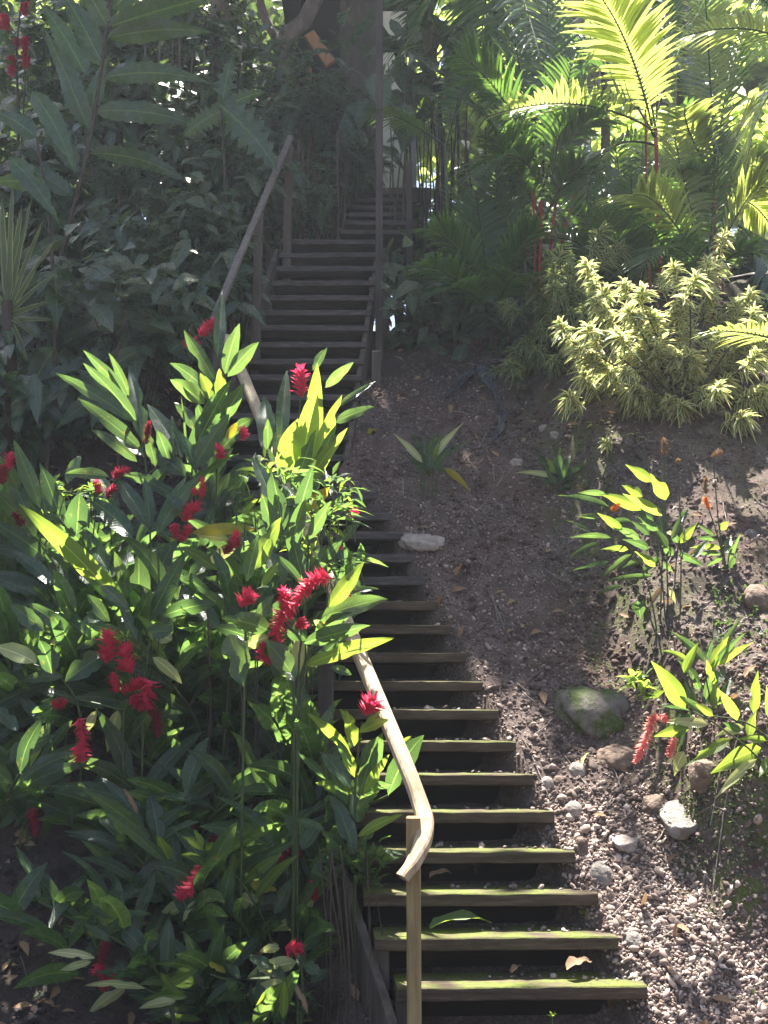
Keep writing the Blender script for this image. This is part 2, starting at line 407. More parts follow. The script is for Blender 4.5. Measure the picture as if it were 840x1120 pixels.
def leaf(buf, B, T, w, bow=.1, roll=0., fold=.22, n=9, kind='g', mi=0, wave=.05, lobes=0, lat=0.):
    B = np.asarray(B, float); T = np.asarray(T, float)
    ch = T - B; L = np.linalg.norm(ch); d = ch / L
    up = np.array([0, 0, 1.0]) - d * d[2]
    if np.linalg.norm(up) < .15: up = np.array([0, -1.0, 0]) - d * d[1] * -1
    up = nrm(up)
    view = nrm((B + T) / 2 - CAM)
    sd = nrm(np.cross(d, view))
    ctrl = (B + T) / 2 + up * bow * L + sd * lat * L
    t = np.linspace(0, 1, n)[:, None]
    P = (1 - t) ** 2 * B + 2 * t * (1 - t) * ctrl + t ** 2 * T
    tg = nrm(2 * (1 - t) * (ctrl - B) + 2 * t * (T - ctrl))
    S0 = nrm(np.cross(tg, view[None])); N0 = np.cross(S0, tg)
    tw = roll + (t - .5) * rng.uniform(-.5, .5)
    S = S0 * np.cos(tw) + N0 * np.sin(tw)
    Nn = nrm(np.cross(S, tg)); 
    if (Nn[:, 2].mean()) < 0: Nn = -Nn
    u = np.array([-1, -.55, 0, .55, 1.0])
    wd = prof(t[:, 0], kind) * w / 2
    if lobes: wd = wd * (1 - lobes * (np.arange(n) % 2))
    ph = rng.uniform(0, 6.28, 2); fq = rng.uniform(9, 16)
    wv = wave * w * np.sin(t * fq + np.where(u > 0, ph[0], ph[1])[None]) * np.abs(u)[None] ** 2
    jit = 1 + .04 * rng.normal(size=(n, 5)) * np.abs(u)
    if n >= 7 and rng.random() < .4:           # torn or nibbled margin
        for _ in range(rng.integers(1, 3)):
            i_ = rng.integers(2, n - 1); s_ = rng.integers(0, 2) * 4; jit[i_, s_] *= rng.uniform(.35, .7)
    V = P[:, None] + S[:, None] * (u[None] * wd[:, None] * jit)[..., None] + Nn[:, None] * (fold * np.abs(u)[None] * wd[:, None] + wv)[..., None]
    idx = np.arange(n * 5).reshape(n, 5)
    Fc = np.stack([idx[:-1, :-1], idx[:-1, 1:], idx[1:, 1:], idx[1:, :-1]], -1).reshape(-1, 4)
    uv = np.stack([np.broadcast_to((u + 1) / 2, (n, 5)), np.broadcast_to(t, (n, 5))], -1)
    buf.add(V, Fc, uv, float(rng.random()), mi)

TM_T = np.array([0, .3, .65, 1.0])
def cloud(buf, pts, dirs, L, asp=.4, droop=.25, nrmv=None, fold=.2, mi=0, kind='b', spread=.5, tt=None):
    """many small leaves at once"""
    pts = np.asarray(pts, float); k = len(pts)
    if k == 0: return
    L = np.broadcast_to(np.asarray(L, float), (k,))
    d = nrm(np.asarray(dirs, float) + rng.normal(size=(k, 3)) * spread * .5)
    up = np.array([0, 0, 1.0]) + rng.normal(size=(k, 3)) * spread if nrmv is None else nrmv + rng.normal(size=(k, 3)) * spread * .5
    S = nrm(np.cross(d, up)); Nn = np.cross(S, d)
    t = TM_T if tt is None else tt; m = len(t)
    pr = prof(np.clip(t, .04, .97), kind); pr[0] *= .4 if kind != 's' else 1
    pr[-1] = .02
    u = np.array([-1, 0, 1.0])
    w = L * asp / 2 if np.isscalar(asp) else L * np.asarray(asp) / 2
    V = (pts[:, None, None] + d[:, None, None] * (L[:, None] * t)[:, :, None, None]
         + S[:, None, None] * (w[:, None, None] * pr[None, :, None] * u)[..., None]
         + Nn[:, None, None] * (w[:, None, None] * fold * pr[None, :, None] * np.abs(u))[..., None])
    V[..., 2] -= (L[:, None] * droop * t ** 2)[:, :, None]
    idx = np.arange(k * m * 3).reshape(k, m, 3)
    Fc = np.stack([idx[:, :-1, :-1], idx[:, :-1, 1:], idx[:, 1:, 1:], idx[:, 1:, :-1]], -1).reshape(-1, 4)
    uv = np.stack([np.broadcast_to((u + 1) / 2, (k, m, 3)), np.broadcast_to(t[None, :, None], (k, m, 3))], -1)
    buf.add(V, Fc, uv, np.repeat(rng.random(k), m * 3), mi)

def parse(s):
    out = []
    for e in s.split(';'):
        q = e.split()
        if q: out.append(([float(a) for a in q[:5]], q[5] if len(q) > 5 else 'g'))
    return out

LM = {'g': 0, 'd': 0, 'n': 0, 'h': 0, 'l': 1, 'y': 2, 'p': 3, 't': 4}
GM = ['ginger_leaf', 'ginger_leaf_young_lit', 'leaf_yellow', 'leaf_pale', 'leaf_dry']
def traced(buf, s, D, kind='g', bow=None, dj=.12):
    for (x0, y0, x1, y1, w), k in parse(s):
        px = math.hypot(x1 - x0, y1 - y0); L = px * D / F
        lean = {'g': -.3, 'l': -.3, 'd': .42, 'h': -.12, 'y': -.2, 'p': .3, 't': .0, 'n': .0}[k] * L
        d0 = D + rng.uniform(-dj, dj)
        roll = rng.uniform(.1, .45) * rng.choice([-1, 1])
        W = w * .9 * D / F / math.cos(roll)
        b = bow if bow is not None else (.03 if k == 'h' else rng.uniform(.02, .09))
        leaf(buf, at(x0, y0, d0), at(x1, y1, d0 + lean), W, b, roll, rng.uniform(.1, .35), 10, kind, LM[k], rng.uniform(.02, .07))

def cane(lb, sb, base, h, lean, nl=9, L=.45, w=.11, mi=0, start=.25, yaw=None, r=.011):
    """a leafy cane: two-ranked leaves up an arching stem"""
    base = np.asarray(base, float)
    top = base + np.array([lean[0], lean[1], h])
    mid = base + np.array([lean[0] * .3, lean[1] * .3, h * .58])
    P = curve([base, mid, top], 12)
    tube(sb, P, [r, r * .6], 6)
    yaw = rng.uniform(0, 6.28) if yaw is None else yaw
    for i in range(nl):
        f = start + (1 - start) * i / max(1, nl - 1)
        q = P[min(len(P) - 1, int(f * (len(P) - 1)))]
        a = yaw + (i % 2) * np.pi + rng.uniform(-.35, .35)
        e = rng.uniform(.15, .8) + .5 * f
        l = L * rng.uniform(.75, 1.1) * (1 - .2 * abs(f - .6))
        tip = q + l * np.array([math.cos(a) * math.cos(e), math.sin(a) * math.cos(e), math.sin(e) - .25])
        leaf(lb, q, tip, w * rng.uniform(.8, 1.15), rng.uniform(.1, .22), rng.uniform(-.9, .9), .25, 7, 'g', mi)

def flower(parent, pts, D, rpx, mat='bract_red', name='flower_head', dens=1.):
    """a head of overlapping bracts along a curve given in photo pixels"""
    P = curve([at(x, y, D) for x, y in pts], 16)
    seg = np.linalg.norm(np.diff(P, axis=0), axis=1).sum()
    r = rpx * D / F
    b = Buf()
    n = int(max(30, dens * 15 * seg / max(r, .01) + 22))
    T = nrm(np.gradient(P, axis=0))
    f = np.linspace(0, 1, n); ii = f * (len(P) - 1); i0 = np.minimum(ii.astype(int), len(P) - 2); fr = ii - i0
    pt = P[i0] + (P[i0 + 1] - P[i0]) * fr[:, None]; tg = T[i0]
    A = nrm(np.cross(tg, np.array([.3, .9, .2]))); B = np.cross(tg, A)
    ang = np.arange(n) * 2.4
    rad = nrm(np.cos(ang)[:, None] * A + np.sin(ang)[:, None] * B)
    tap = np.sqrt(np.clip(1 - np.clip((f - .65) / .37, 0, 1) ** 2, .1, 1))
    d = rad * (.95 * tap)[:, None] + tg * (.55 + .8 * (1 - tap))[:, None]
    cloud(b, pt + rad * .1 * r, d, r * 1.36 * (.5 + .5 * tap) * rng.uniform(.75, 1.2, n), .42, -.06, nrmv=tg, fold=.5, kind='b', spread=.3)
    tube(b, P, [r * .22, r * .12], 6)
    return build(name, b, mat, parent)

def build_stems(sb, mat, parent, name='stem'):
    off = np.concatenate([[0], np.cumsum([len(v) for v in sb.V])])
    for g in range(0, len(sb.V), 3):
        nb = Buf()
        for c in range(g, min(g + 3, len(sb.V))): nb.add(sb.V[c], sb.Fq[c] - off[c], sb.uv[c], sb.rn[c], 0)
        build(name, nb, mat, parent)

def stem_px(buf, pts, D, r0=.011, r1=.007, ground=True):
    W = [at(x, y, D) for x, y in pts]
    if ground:
        b = W[0].copy(); b[2] = min(G(b[0], b[1] + .05, False) - .03, b[2] - .02); b[0] += rng.uniform(-.03, .03)
        W = [b] + W
    tube(buf, curve(W, 14), [r0, r1], 7)

def whorl(buf, px, py, D, rpx, n, mi=0, asp=.3, up=.5, kind='l'):
    c = at(px, py, D); r = rpx * D / F
    d = rng.normal(size=(n, 3)); d[:, 2] = np.abs(d[:, 2]) * .6 + up * .5; d = nrm(d)
    cloud(buf, c + rng.normal(size=(n, 3)) * r * .22, d, r * rng.uniform(.6, 1.1, n), asp, .3, kind=kind, spread=.4, mi=mi)

# ================================================================== TERRAIN
def grid_axis(lo, hi, step, outer):
    a = np.arange(lo, hi, step)
    l = lo - np.cumsum(step * 1.25 ** np.arange(1, outer)); h = a[-1] + np.cumsum(step * 1.25 ** np.arange(1, outer))
    return np.concatenate([l[::-1], a, h])
gx = grid_axis(-2.7, 3.3, .024, 30); gy = grid_axis(4.3, 9.9, .024, 30)
XX, YY = np.meshgrid(gx, gy)
ZZ = G(XX, YY)
nx, ny = len(gx), len(gy)
idx = np.arange(nx * ny).reshape(ny, nx)
b = Buf()
b.add(np.stack([XX, YY, ZZ], -1), np.stack([idx[:-1, :-1], idx[:-1, 1:], idx[1:, 1:], idx[1:, :-1]], -1).reshape(-1, 4))
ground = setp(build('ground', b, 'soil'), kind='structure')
xb = 1.52 - .1 * (YY - 5.5)
mo = sst(1.5, 1.65, XX) * sst(5.25, 5.32, YY) * (1 - sst(5.5, 5.8, YY)) * .9 + np.exp(-((XX - xb - .1) / .3) ** 2) * sst(5.1, 5.4, YY) * .9 + .35 * sst(0, 1.2, XX - xb) + .5 * sst(.5, 1.5, xl_(YY) - XX) * sst(9, 10, YY)
a = ground.data.attributes.new('moss', 'FLOAT', 'POINT'); a.data.foreach_set('value', np.clip(mo, 0, 1).astype(np.float32).ravel())

shd = sst(-.05, .25, xl_(YY) - XX) + sst(8.3, 9.2, YY)  # mask painting the shade under the plants into the soil
a = ground.data.attributes.new('soil_shade', 'FLOAT', 'POINT'); a.data.foreach_set('value', np.clip(shd, 0, 1).astype(np.float32).ravel())
# ------------------------------------------------------------------ stones
import bmesh
def ico(level):
    bm = bmesh.new(); bmesh.ops.create_icosphere(bm, subdivisions=level, radius=1)
    bm.verts.ensure_lookup_table()
    V = np.array([v.co[:] for v in bm.verts]); Fc = np.array([[v.index for v in f.verts] for f in bm.faces]); bm.free()
    return V, Fc
ICO1, ICO2, ICO4 = ico(1), ico(2), ico(4)
def rocky(V, amt, s):
    q = V * 1.6 + s * 7.3
    d = fbm(q[:, 0] + q[:, 2] * .7, q[:, 1] - q[:, 2] * .6, s, 3)
    q = q * 4.3; d2 = fbm(q[:, 0] + q[:, 2] * .8, q[:, 1] - q[:, 2] * .7, s + 50, 3) if len(V) > 100 else 0
    return V * (1 + amt * d + .05 * d2)[:, None]
STV = []
for s in range(10):
    v = rocky(ICO2[0] if s < 0 else ICO1[0], .28, s)
    STV.append(v * np.array([1, rng.uniform(.6, .95), rng.uniform(.4, .75)]))
def stones(buf, pos, size, sink=.25, pw=None):
    k = len(pos)
    ti = rng.integers(0, 10, k)
    for s in range(10):
        m = np.where(ti == s)[0]
        if not len(m): continue
        a = rng.uniform(0, 6.28, len(m)); t = rng.normal(0, .45, (len(m), 2))
        V = STV[s][None].repeat(len(m), 0) * size[m][:, None, None]
        x = V[..., 0] * np.cos(a)[:, None] - V[..., 1] * np.sin(a)[:, None]
        y = V[..., 0] * np.sin(a)[:, None] + V[..., 1] * np.cos(a)[:, None]
        z = V[..., 2] + x * t[:, :1] + y * t[:, 1:]
        W = np.stack([x, y, z], -1) + pos[m][:, None]
        W[..., 2] += (size[m] * (.4 - sink))[:, None]
        nv = V.shape[1]
        Fc = (ICO1[1][None] + (np.arange(len(m)) * nv)[:, None, None]).reshape(-1, 3)
        buf.add(W, Fc, None, np.repeat(rng.random(len(m)) ** (1 if pw is None else pw[m]), nv))

# ------------------------------------------------------------------ gravel (stuff)
b = Buf()
n = 38000
y = 4.5 + 4.6 * rng.random(n) ** 1.5
x = xr_(y) - .03 + (2.6 - (y - 4.5) * .15) * rng.random(n) ** 1.15
xbv = 1.52 - .1 * (y - 5.5)
n2 = 15000; y2 = 4.5 + 1.35 * rng.random(n2); x2 = xr_(y2) - .03 + 1.5 * rng.random(n2)
x = np.concatenate([x, x2]); y = np.concatenate([y, y2]); n += n2; xbv = 1.52 - .1 * (y - 5.5)
keep = rng.random(n) < np.where((x > xbv) & (y > 5.3), .35, 1) * np.where(y > 7.6, .55, 1)
x, y = x[keep], y[keep]
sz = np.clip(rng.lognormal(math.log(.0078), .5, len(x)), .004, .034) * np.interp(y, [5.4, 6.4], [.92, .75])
stones(b, np.stack([x, y, G(x, y)], -1), sz, .25, np.interp(y, [5.5, 6.3], [.42, 1.45]))  # paler stones low down paint the sun patch, darker ones the shaded slope
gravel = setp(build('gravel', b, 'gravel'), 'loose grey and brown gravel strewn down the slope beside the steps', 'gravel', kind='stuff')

b = Buf(); n = 34000
x = rng.uniform(-2.6, 3.0, n); y = rng.uniform(4.5, 9.8, n)
kp = ((x > xr_(y) + .3 * rng.random(n)) | (x < xl_(y) - .1)) & (vnoise(x * 2.3, y * 2.3, 77) > -.45); x, y = x[kp], y[kp]
lf = x < xl_(y); sz = np.clip(rng.lognormal(math.log(.0115), .55, len(x)), .004, .045); P_ = np.stack([x, y, G(x, y)], -1)
b2 = Buf(); stones(b2, P_[lf], sz[lf], .5); stones(b, P_[~lf], sz[~lf], .5)
setp(build('soil_clods', b2, 'shaded_soil'), 'crumbly soil under the gingers left of the steps, shade put into its colour', 'soil', kind='stuff')
setp(build('soil_clods', b, 'soil'), 'crumbly dark soil clods covering the banks', 'soil', kind='stuff')

# ================================================================== STAIRS
LOW = [(708, 1078), (676, 1024.5), (654, 977), (629, 931), (606, 887.5), (584, 847), (564, 811), (545, 776), (528, 745), (511, 714), (495, 684), (481, 658), (466.5, 631), (452, 606.5), (441, 582), (428.5, 560.5), (416, 538)]
UP = [(371, 520), (376, 497), (381, 475), (387.5, 452), (394, 431), (395.6, 410), (398, 392), (400, 373.7), (403, 356), (406, 339), (409, 323), (410, 306.6), (411, 291), (411, 276), (411, 262)]
stairs = thing('wooden_stairs', 'long flight of mossy dark wooden steps climbing the slope through the garden', 'stairs', (.5, 5.0, G(.5, 4.9)))
TR = []      # tread right-front-top corners, left vectors
def tread(R0, lv, depth, th, back, riser_h):
    """R0 right front top corner, lv vector to the left end, back unit vector going up the stairs"""
    lx = np.linalg.norm(lv); e = lv / lx
    b = Buf()
    c = R0 + lv / 2 + back * depth / 2 + np.array([0, 0, -th / 2])
    n = 28                          # subdivided board so edges wear unevenly
    V = []
    for i in range(n + 1):
        s = R0 + lv * i / n
        wz = .0018 * vnoise(i * .4, R0[1] * 9.1, 5); wy = .0025 * vnoise(i * .55, R0[1] * 7.7, 8)
        ch = .005 + .003 * vnoise(i * .9, R0[1] * 3.3, 9)
        f = s + back * wy + np.array([0, 0, wz])
        dn = np.array([0, 0, -1.0])
        V += [f + dn * ch, f + back * ch, f + back * depth * .5 + dn * (.002 * vnoise(i, R0[1], 3)), f + back * depth, f + back * depth + dn * th, f + back * ch + dn * th, f + dn * (th - ch)]
    V = np.array(V).reshape(n + 1, 7, 3)
    ix = np.arange((n + 1) * 7).reshape(n + 1, 7)
    Fc = np.stack([ix[:-1], ix[1:], np.roll(ix, -1, 1)[1:], np.roll(ix, -1, 1)[:-1]], -1).reshape(-1, 4)
    b.add(V, Fc); b.add(V[0], [list(range(7))]); b.add(V[-1], [list(range(7))[::-1]])
    build('tread', b, 'tread_wood' if R0[1] < 7.0 else 'grey_tread', stairs, smooth=False)
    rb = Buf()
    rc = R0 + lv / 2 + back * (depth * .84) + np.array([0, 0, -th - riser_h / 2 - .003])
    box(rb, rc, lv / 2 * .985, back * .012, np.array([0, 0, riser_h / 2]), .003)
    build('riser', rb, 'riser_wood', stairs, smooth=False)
for i, (px, py) in enumerate(LOW):
    R0 = at(px, py, 5.043 + .1665 * i)
    W = 1.10 if i else 1.085
    lv = np.array([-W, -.055, .003]) + rng.normal(0, .004, 3) * [1, 1, .6]
    tread(R0, lv, .262, .056, nrm([-.05, 1, 0]), .11)
    TR.append((R0, lv))
for i, (px, py) in enumerate(UP):
    R0 = at(px, py, 7.88 + .155 * i)
    lv = np.array([-1.0 + .006 * i, 0.0, 0]) + rng.normal(0, .006, 3) * [1, .4, .8]
    tread(R0, lv, .23, .05, np.array([0, 1.0, 0]), .12)
    TR.append((R0, lv))
for i, (py, pl, pr) in enumerate([(251, 372, 450), (241, 376, 452), (232, 381, 450), (224, 385, 449), (216, 388, 449), (208, 390, 449)]):
    d = 10.25 + .2 * i
    R0 = at(pr, py, d); Lp = at(pl, py, d)
    tread(R0, Lp - R0, .25, .05, np.array([0, 1.0, 0]), .1); TR.append((R0, Lp - R0))
def board(p, q, h, w, mat, name, parent, up=(0, 0, 1), bevel=.004):
    """plank from p to q, half-height h along up, half-thickness w"""
    p = np.asarray(p, float); q = np.asarray(q, float); d = (q - p) / 2
    e = nrm(d); s = nrm(np.cross(e, up)); u = np.cross(s, e)
    b = Buf(); box(b, (p + q) / 2, d, s * w, u * h, bevel)
    return build(name, b, mat, parent, smooth=False)
# stringers
for k, (A, B) in enumerate([(0, 16)]):
    for side in (0, 1):
        pa = TR[A][0] + TR[A][1] * side; pb = TR[B][0] + TR[B][1] * side
        off = np.array([.03 if side == 0 else -.03, .04, -.24])
        if side: pa = pa + (pa - pb) * .05
        else: off = np.array([-.05, .08, -.26])
        board(pa + off, pb + off, .1, .022, 'old_wood', 'stringer', stairs)
pa = TR[17][0]; pb = TR[31][0]
for side in (0, 1):
    A = TR[17][0] + TR[17][1] * side; B = TR[31][0] + TR[31][1] * side
    off = np.array([.03 if side == 0 else -.03, .08, -.16])
    board(A + off, B + off, .1, .022, 'old_wood', 'stringer', stairs)
# short support posts under the left end of the lowest treads and under the upper flight
for k in (0, 1):
    L = TR[k][0] + TR[k][1]
    board(L + np.array([.03, .09, -.058]), L + np.array([.03, .09, -.5]), .035, .035, 'old_wood', 'support_post', stairs, up=(0, 1, 0))
for k in (20, 24, 28, 31):
    for side in (0, 1):
        L = TR[k][0] + TR[k][1] * side; gz = G(L[0], L[1]) - .1
        o = np.array([.09 if side == 0 else -.09, .1, 0])
        if L[2] - gz > .2: board(L + o + [0, 0, -.06], np.array([L[0] + o[0], L[1] + .1, gz]), .04, .04, 'old_wood', 'support_post', stairs, up=(0, 1, 0))

b = Buf(); gp = []; gs = []
for k in range(0, 13):
    R0, lv = TR[k]; m = 46 if k < 7 else 24
    f = rng.random(m) ** 1.9 * .62; yy = .05 + .2 * np.sqrt(rng.random(m)) * np.clip(1.1 - f, .3, 1)
    gp.append(R0 + lv * f[:, None] + np.stack([0 * yy, .26 - yy * .75 + .02, 0 * yy], -1)); gs.append(np.clip(rng.lognormal(math.log(.008), .5, m), .004, .024))
stones(b, np.concatenate(gp), np.concatenate(gs), .15)
setp(build('gravel', b, 'gravel'), 'pebbles washed onto the right-hand ends of the wooden steps', 'gravel', kind='stuff')

# ------------------------------------------------------------------ handrails
def flat_rail(parent, P, wx, hz, mat='rail_wood', name='rail'):
    P = np.asarray(P, float); k = len(P); T = nrm(np.gradient(P, axis=0))
    side = nrm(np.cross(T, np.array([0, 0, 1.0]))); up = np.cross(side, T)
    c = .22
    prof_ = [(-1, -1 + c * 2), (-1 + c, -1), (1 - c, -1), (1, -1 + c * 2), (1, 1 - c * 2), (1 - c, 1), (-1 + c, 1), (-1, 1 - c * 2)]
    V = np.array([[P[i] + side[i] * a * wx + up[i] * h * hz for a, h in prof_] for i in range(k)])
    ix = np.arange(k * 8).reshape(k, 8)
    Fc = np.stack([ix[:-1], ix[1:], np.roll(ix, -1, 1)[1:], np.roll(ix, -1, 1)[:-1]], -1).reshape(-1, 4)
    b = Buf(); b.add(V, Fc); b.add(V[0], [list(range(8))]); b.add(V[-1], [list(range(8))[::-1]])
    o = build(name, b, mat, parent); o.data.set_sharp_from_angle(angle=R(28)); return o
lr = thing('handrail', 'pale weathered handrail on a square olive post, curling down beside the lowest steps', 'handrail', (.06, 4.93, G(.06, 4.93)))
pts = [at(440, 960, 4.86), at(452, 944, 4.88), at(462, 922, 4.92), at(465, 900, 4.98), at(459, 878, 5.05), at(449, 850, 5.115)]
flat_rail(lr, np.vstack([curve(pts, 60), at(446, 842, 5.13) + (at(248, 368, 7.65) - at(446, 842, 5.13)) * np.linspace(.02, 1, 14)[:, None]]), .038, .021)
def post(parent, px, pt, pb, d, w, mat='post_wood', name='post'):
    t = at(px, pt, d); bz = G(t[0], t[1]) - .12 if pb is None else at(px, pb, d)[2]
    b = Buf(); box(b, np.array([t[0], d, (t[2] + bz) / 2]), (w, 0, 0), (0, w, 0), (0, 0, (t[2] - bz) / 2), .006)
    return build(name, b, mat, parent, smooth=False)
post(lr, 452, 893, None, 4.97, .031)
post(lr, 357, 690, None, 5.84, .04, 'dark_post')
post(lr, 292, 500, None, 6.9, .04, 'old_wood')
ur = thing('handrail', 'grey handrail slanting up the left side of the dark upper flight', 'handrail', (-1.15, 7.8, G(-1.15, 7.8)))
flat_rail(ur, [at(233, 352, 7.78), at(262, 281, 8.4), at(290, 215, 9.2), at(318, 150, 10.05)], .029, .02, 'old_rail')
post(ur, 283, 232, None, 9.0, .038, 'old_wood'); post(ur, 316, 160, None, 9.95, .04, 'old_wood'); post(ur, 240, 345, None, 7.85, .04, 'old_wood')
for px, pt, d, w, lab in ((415, -60, 9.35, .034, 'tall dark square post rising past the right edge of the upper flight'), (447, 178, 9.8, .03, 'thin grey post standing just right of the tall dark post by the top steps')):
    t = at(px, pt, d); bz = G(t[0], d) - .1
    b = Buf(); box(b, np.array([t[0], d, (t[2] + bz) / 2]), (w, 0, 0), (0, w, 0), (0, 0, (t[2] - bz) / 2), .006)
    o = build('post', b, 'dark_post', None, smooth=False, center=True); setp(o, lab, 'post')

# ------------------------------------------------------------------ wooden house at the top
hd = 12.6
house = thing('wooden_house', 'dark timber house corner with a pale yellow wall panel at the head of the steps', 'house', at(410, 215, hd))
def slab(px0, py0, px1, py1, d, th, mat, name, n=1, parent=house):
    b = Buf()
    for i in range(n):
        a = px0 + (px1 - px0) * i / n; e = px0 + (px1 - px0) * (i + 1) / n
        A = at(a, py0, d); Bq = at(e, py1, d); gap = .004 if n > 1 else 0
        box(b, np.array([(A[0] + Bq[0]) / 2, d + th + rng.uniform(0, .006) * (n > 1), (A[2] + Bq[2]) / 2]), ((Bq[0] - A[0]) / 2 - gap, 0, 0), (0, th, 0), (0, 0, abs(A[2] - Bq[2]) / 2), .004)
    return build(name, b, mat, parent, smooth=False)
slab(372, -60, 405, 262, hd, .05, 'old_wood', 'plank_wall', 4)
slab(407, 12, 446, 250, hd + .12, .04, 'pale_wall', 'wall_panel')
slab(446.5, -60, 456, 262, hd + .02, .07, 'roof_tin', 'corner_post')
slab(405.3, -60, 411, 262, hd - .06, .02, 'old_wood', 'door_frame')
slab(330, -60, 371, 150, hd + .5, .05, 'riser_wood', 'plank_wall', 4)
slab(340, 205, 470, 222, hd - .5, .2, 'old_wood', 'floor_beam')
board(at(338, 37, hd - .3), at(362, 70, hd - .3), .07, .03, 'orange_wood', 'brace', house)
board(at(388, 129, hd - .4), at(365, 150, hd - .4), .06, .03, 'orange_wood', 'brace', house)
board(at(338, 75, hd - .2), at(338, 105, hd - .2), .06, .03, 'orange_wood', 'brace', house, up=(0, 1, 0))
slab(300, -110, 480, -62, hd - .6, 1.2, 'riser_wood', 'roof')
# ================================================================== RED GINGERS (left of the steps)
GRP = 'flowering red gingers left of the steps'
def ginger(label, px, D, leaves, stems, flowers=(), fill=0, fx=(0, 0), fh=(.7, 1.2), extra=None, name='red_ginger', gmat=None, group=GRP, lean=None, cat='ginger plant', dj=.1, fb=.25):
    c = at(px[0], px[1], D); gz = float(G(c[0], c[1]))
    t = thing(name, label, cat, (c[0], c[1], gz), group)
    lb, sb = Buf(), Buf()
    traced(lb, leaves, D, dj=dj)
    for s in stems: stem_px(sb, s, D + .02, .008, .005)
    for _ in range(fill):
        x = at(rng.uniform(*fx), 700, D)[0]; yy = D + rng.uniform(.05, fb + .1)
        h = rng.uniform(*fh)
        cane(lb, sb, (x, yy, float(G(x, yy)) - .02), h, (rng.uniform(-.3, .3), rng.uniform(-.3, .1)), rng.integers(7, 11), rng.uniform(.4, .58), rng.uniform(.075, .11))
    if extra: extra(lb, sb)
    build('leaves', lb, GM, t)
    build_stems(sb, 'green_stem', t)
    for f in flowers: flower(t, *f)
    return t

ginger('tall red ginger with glowing upright leaves and one red cone against the dark steps', (330, 560), 6.5, '''
330 520 347 424 30 l; 339 518 347 397 25 l; 325 548 380 468 18 l; 321 551 318 484 23 l; 308 518 326 458 25 l; 338 547 368 464 18; 340 520 374 432 18 l; 368 446 411 417 8 d; 366 462 410 445 14;
356 424 387 396 13; 342 405 358 380 11 d; 306 489 314 405 18 d; 294 496 289 434 24 d; 293 496 293 458 12; 335 560 361 533 18 y; 335 602 352 560 18 l; 310 602 300 548 17; 345 640 330 590 16; 290 600 278 556 15; 335 552 329 505 14; 344 540 352 470 18; 310 530 300 470 16 d;322 540 345 470 18;330 540 308 500 16''',
 [[(333, 590), (334, 520), (345, 440)], [(325, 590), (324, 540), (318, 500)], [(329, 560), (327, 470), (329, 432)]],
 [([(330, 434), (329, 420), (329, 404)], 6.48, 8.5)], 2, (285, 350), (.6, .8))

ginger('red ginger fan of big arching leaves around one dark glossy upright leaf', (160, 560), 7.0, '''
155 492 85 436 18; 148 462 61 408 17; 149 460 91 397 19; 139 433 91 383 14; 141 433 119 386 10; 156 482 141 405 22 d; 200 500 161 442 25 d; 203 520 159 490 24 d; 190 500 188 455 14 d;
170 510 158 470 14; 185 505 172 470 16; 158 500 120 470 14 d; 150 505 100 470 16 d; 175 530 130 520 14 d; 160 540 190 505 16 d''',
 [[(165, 570), (158, 500), (150, 460)], [(203, 570), (202, 520), (190, 480)]],
 [([(160, 486), (161, 474), (163, 462)], 6.9, 3.5, 'bract_dark_red')], 2, (120, 215), (.7, 1.0))

ginger('red ginger clump of broad upright leaves pressed against the upper handrail, red bloom behind', (215, 560), 6.95, '''
205 506 253 415 24; 212 513 251 453 24; 224 442 186 415 20; 228 430 186 397 17 d; 235 416 201 361 18; 246 409 262 354 19; 230 437 219 408 15 l; 241 442 240 403 16 l; 244 460 267 420 19; 249 412 283 374 19;
256 469 279 457 13; 230 482 252 451 17; 238 392 243 318 15 d; 247 480 260 462 11 y; 204 504 198 433 3; 225 480 215 440 16; 235 500 262 470 16; 222 470 236 430 16; 215 470 190 440 15 d; 232 450 222 400 16 d; 230 520 255 490 18 d''',
 [[(208, 560), (212, 500), (228, 440)], [(235, 560), (240, 480), (248, 400)]],
 [([(202, 380), (208, 372), (216, 376)], 7.5, 5), ([(218, 368), (226, 360), (232, 352)], 7.5, 6.5)], 3, (200, 270), (.75, 1.05))

ginger('red ginger at the left with one long bright leaf slanting across dark broad leaves', (80, 700), 6.3, '''
140 668 21 551 25 l; 143 668 95 632 17; 69 577 43 506 24; 44 555 15 481 19; 21 536 -8 495 17; 40 589 -14 532 22; 56 615 -8 570 23; 84 584 87 539 28; 145 589 98 546 25 d; 162 577 126 521 21 d; 164 577 158 523 15 d;
119 627 81 572 19 d; 152 670 152 603 28 h; 140 653 125 603 15; 79 653 50 596 26 d; 119 521 71 518 15; 74 529 88 498 15 d; 52 595 47 540 16 d; 30 560 10 520 18 d; 100 600 60 560 18 d; 60 640 10 600 18 d; 40 650 -10 630 18 d; 110 650 70 610 16 d; 130 560 100 510 14 d''',
 [[(150, 720), (145, 672), (120, 640), (60, 560)], [(165, 700), (165, 600), (160, 540)], [(80, 720), (70, 620), (40, 540)]],
 [([(10, 514), (10, 506), (12, 498)], 6.2, 6), ([(2, 530), (3, 520), (4, 512)], 6.2, 6, 'bract_dark_red'), ([(107, 541), (107, 534), (106, 527)], 6.35, 4), ([(117, 545), (120, 539), (124, 533)], 6.35, 5, 'bract_dark_red'), ([(124, 524), (130, 517), (138, 514)], 6.4, 6, 'bract_dark_red'), ([(14, 560), (20, 568), (24, 572)], 6.2, 5, 'bract_dark_red')],
 4, (-20, 150), (.5, .85), fb=.5)

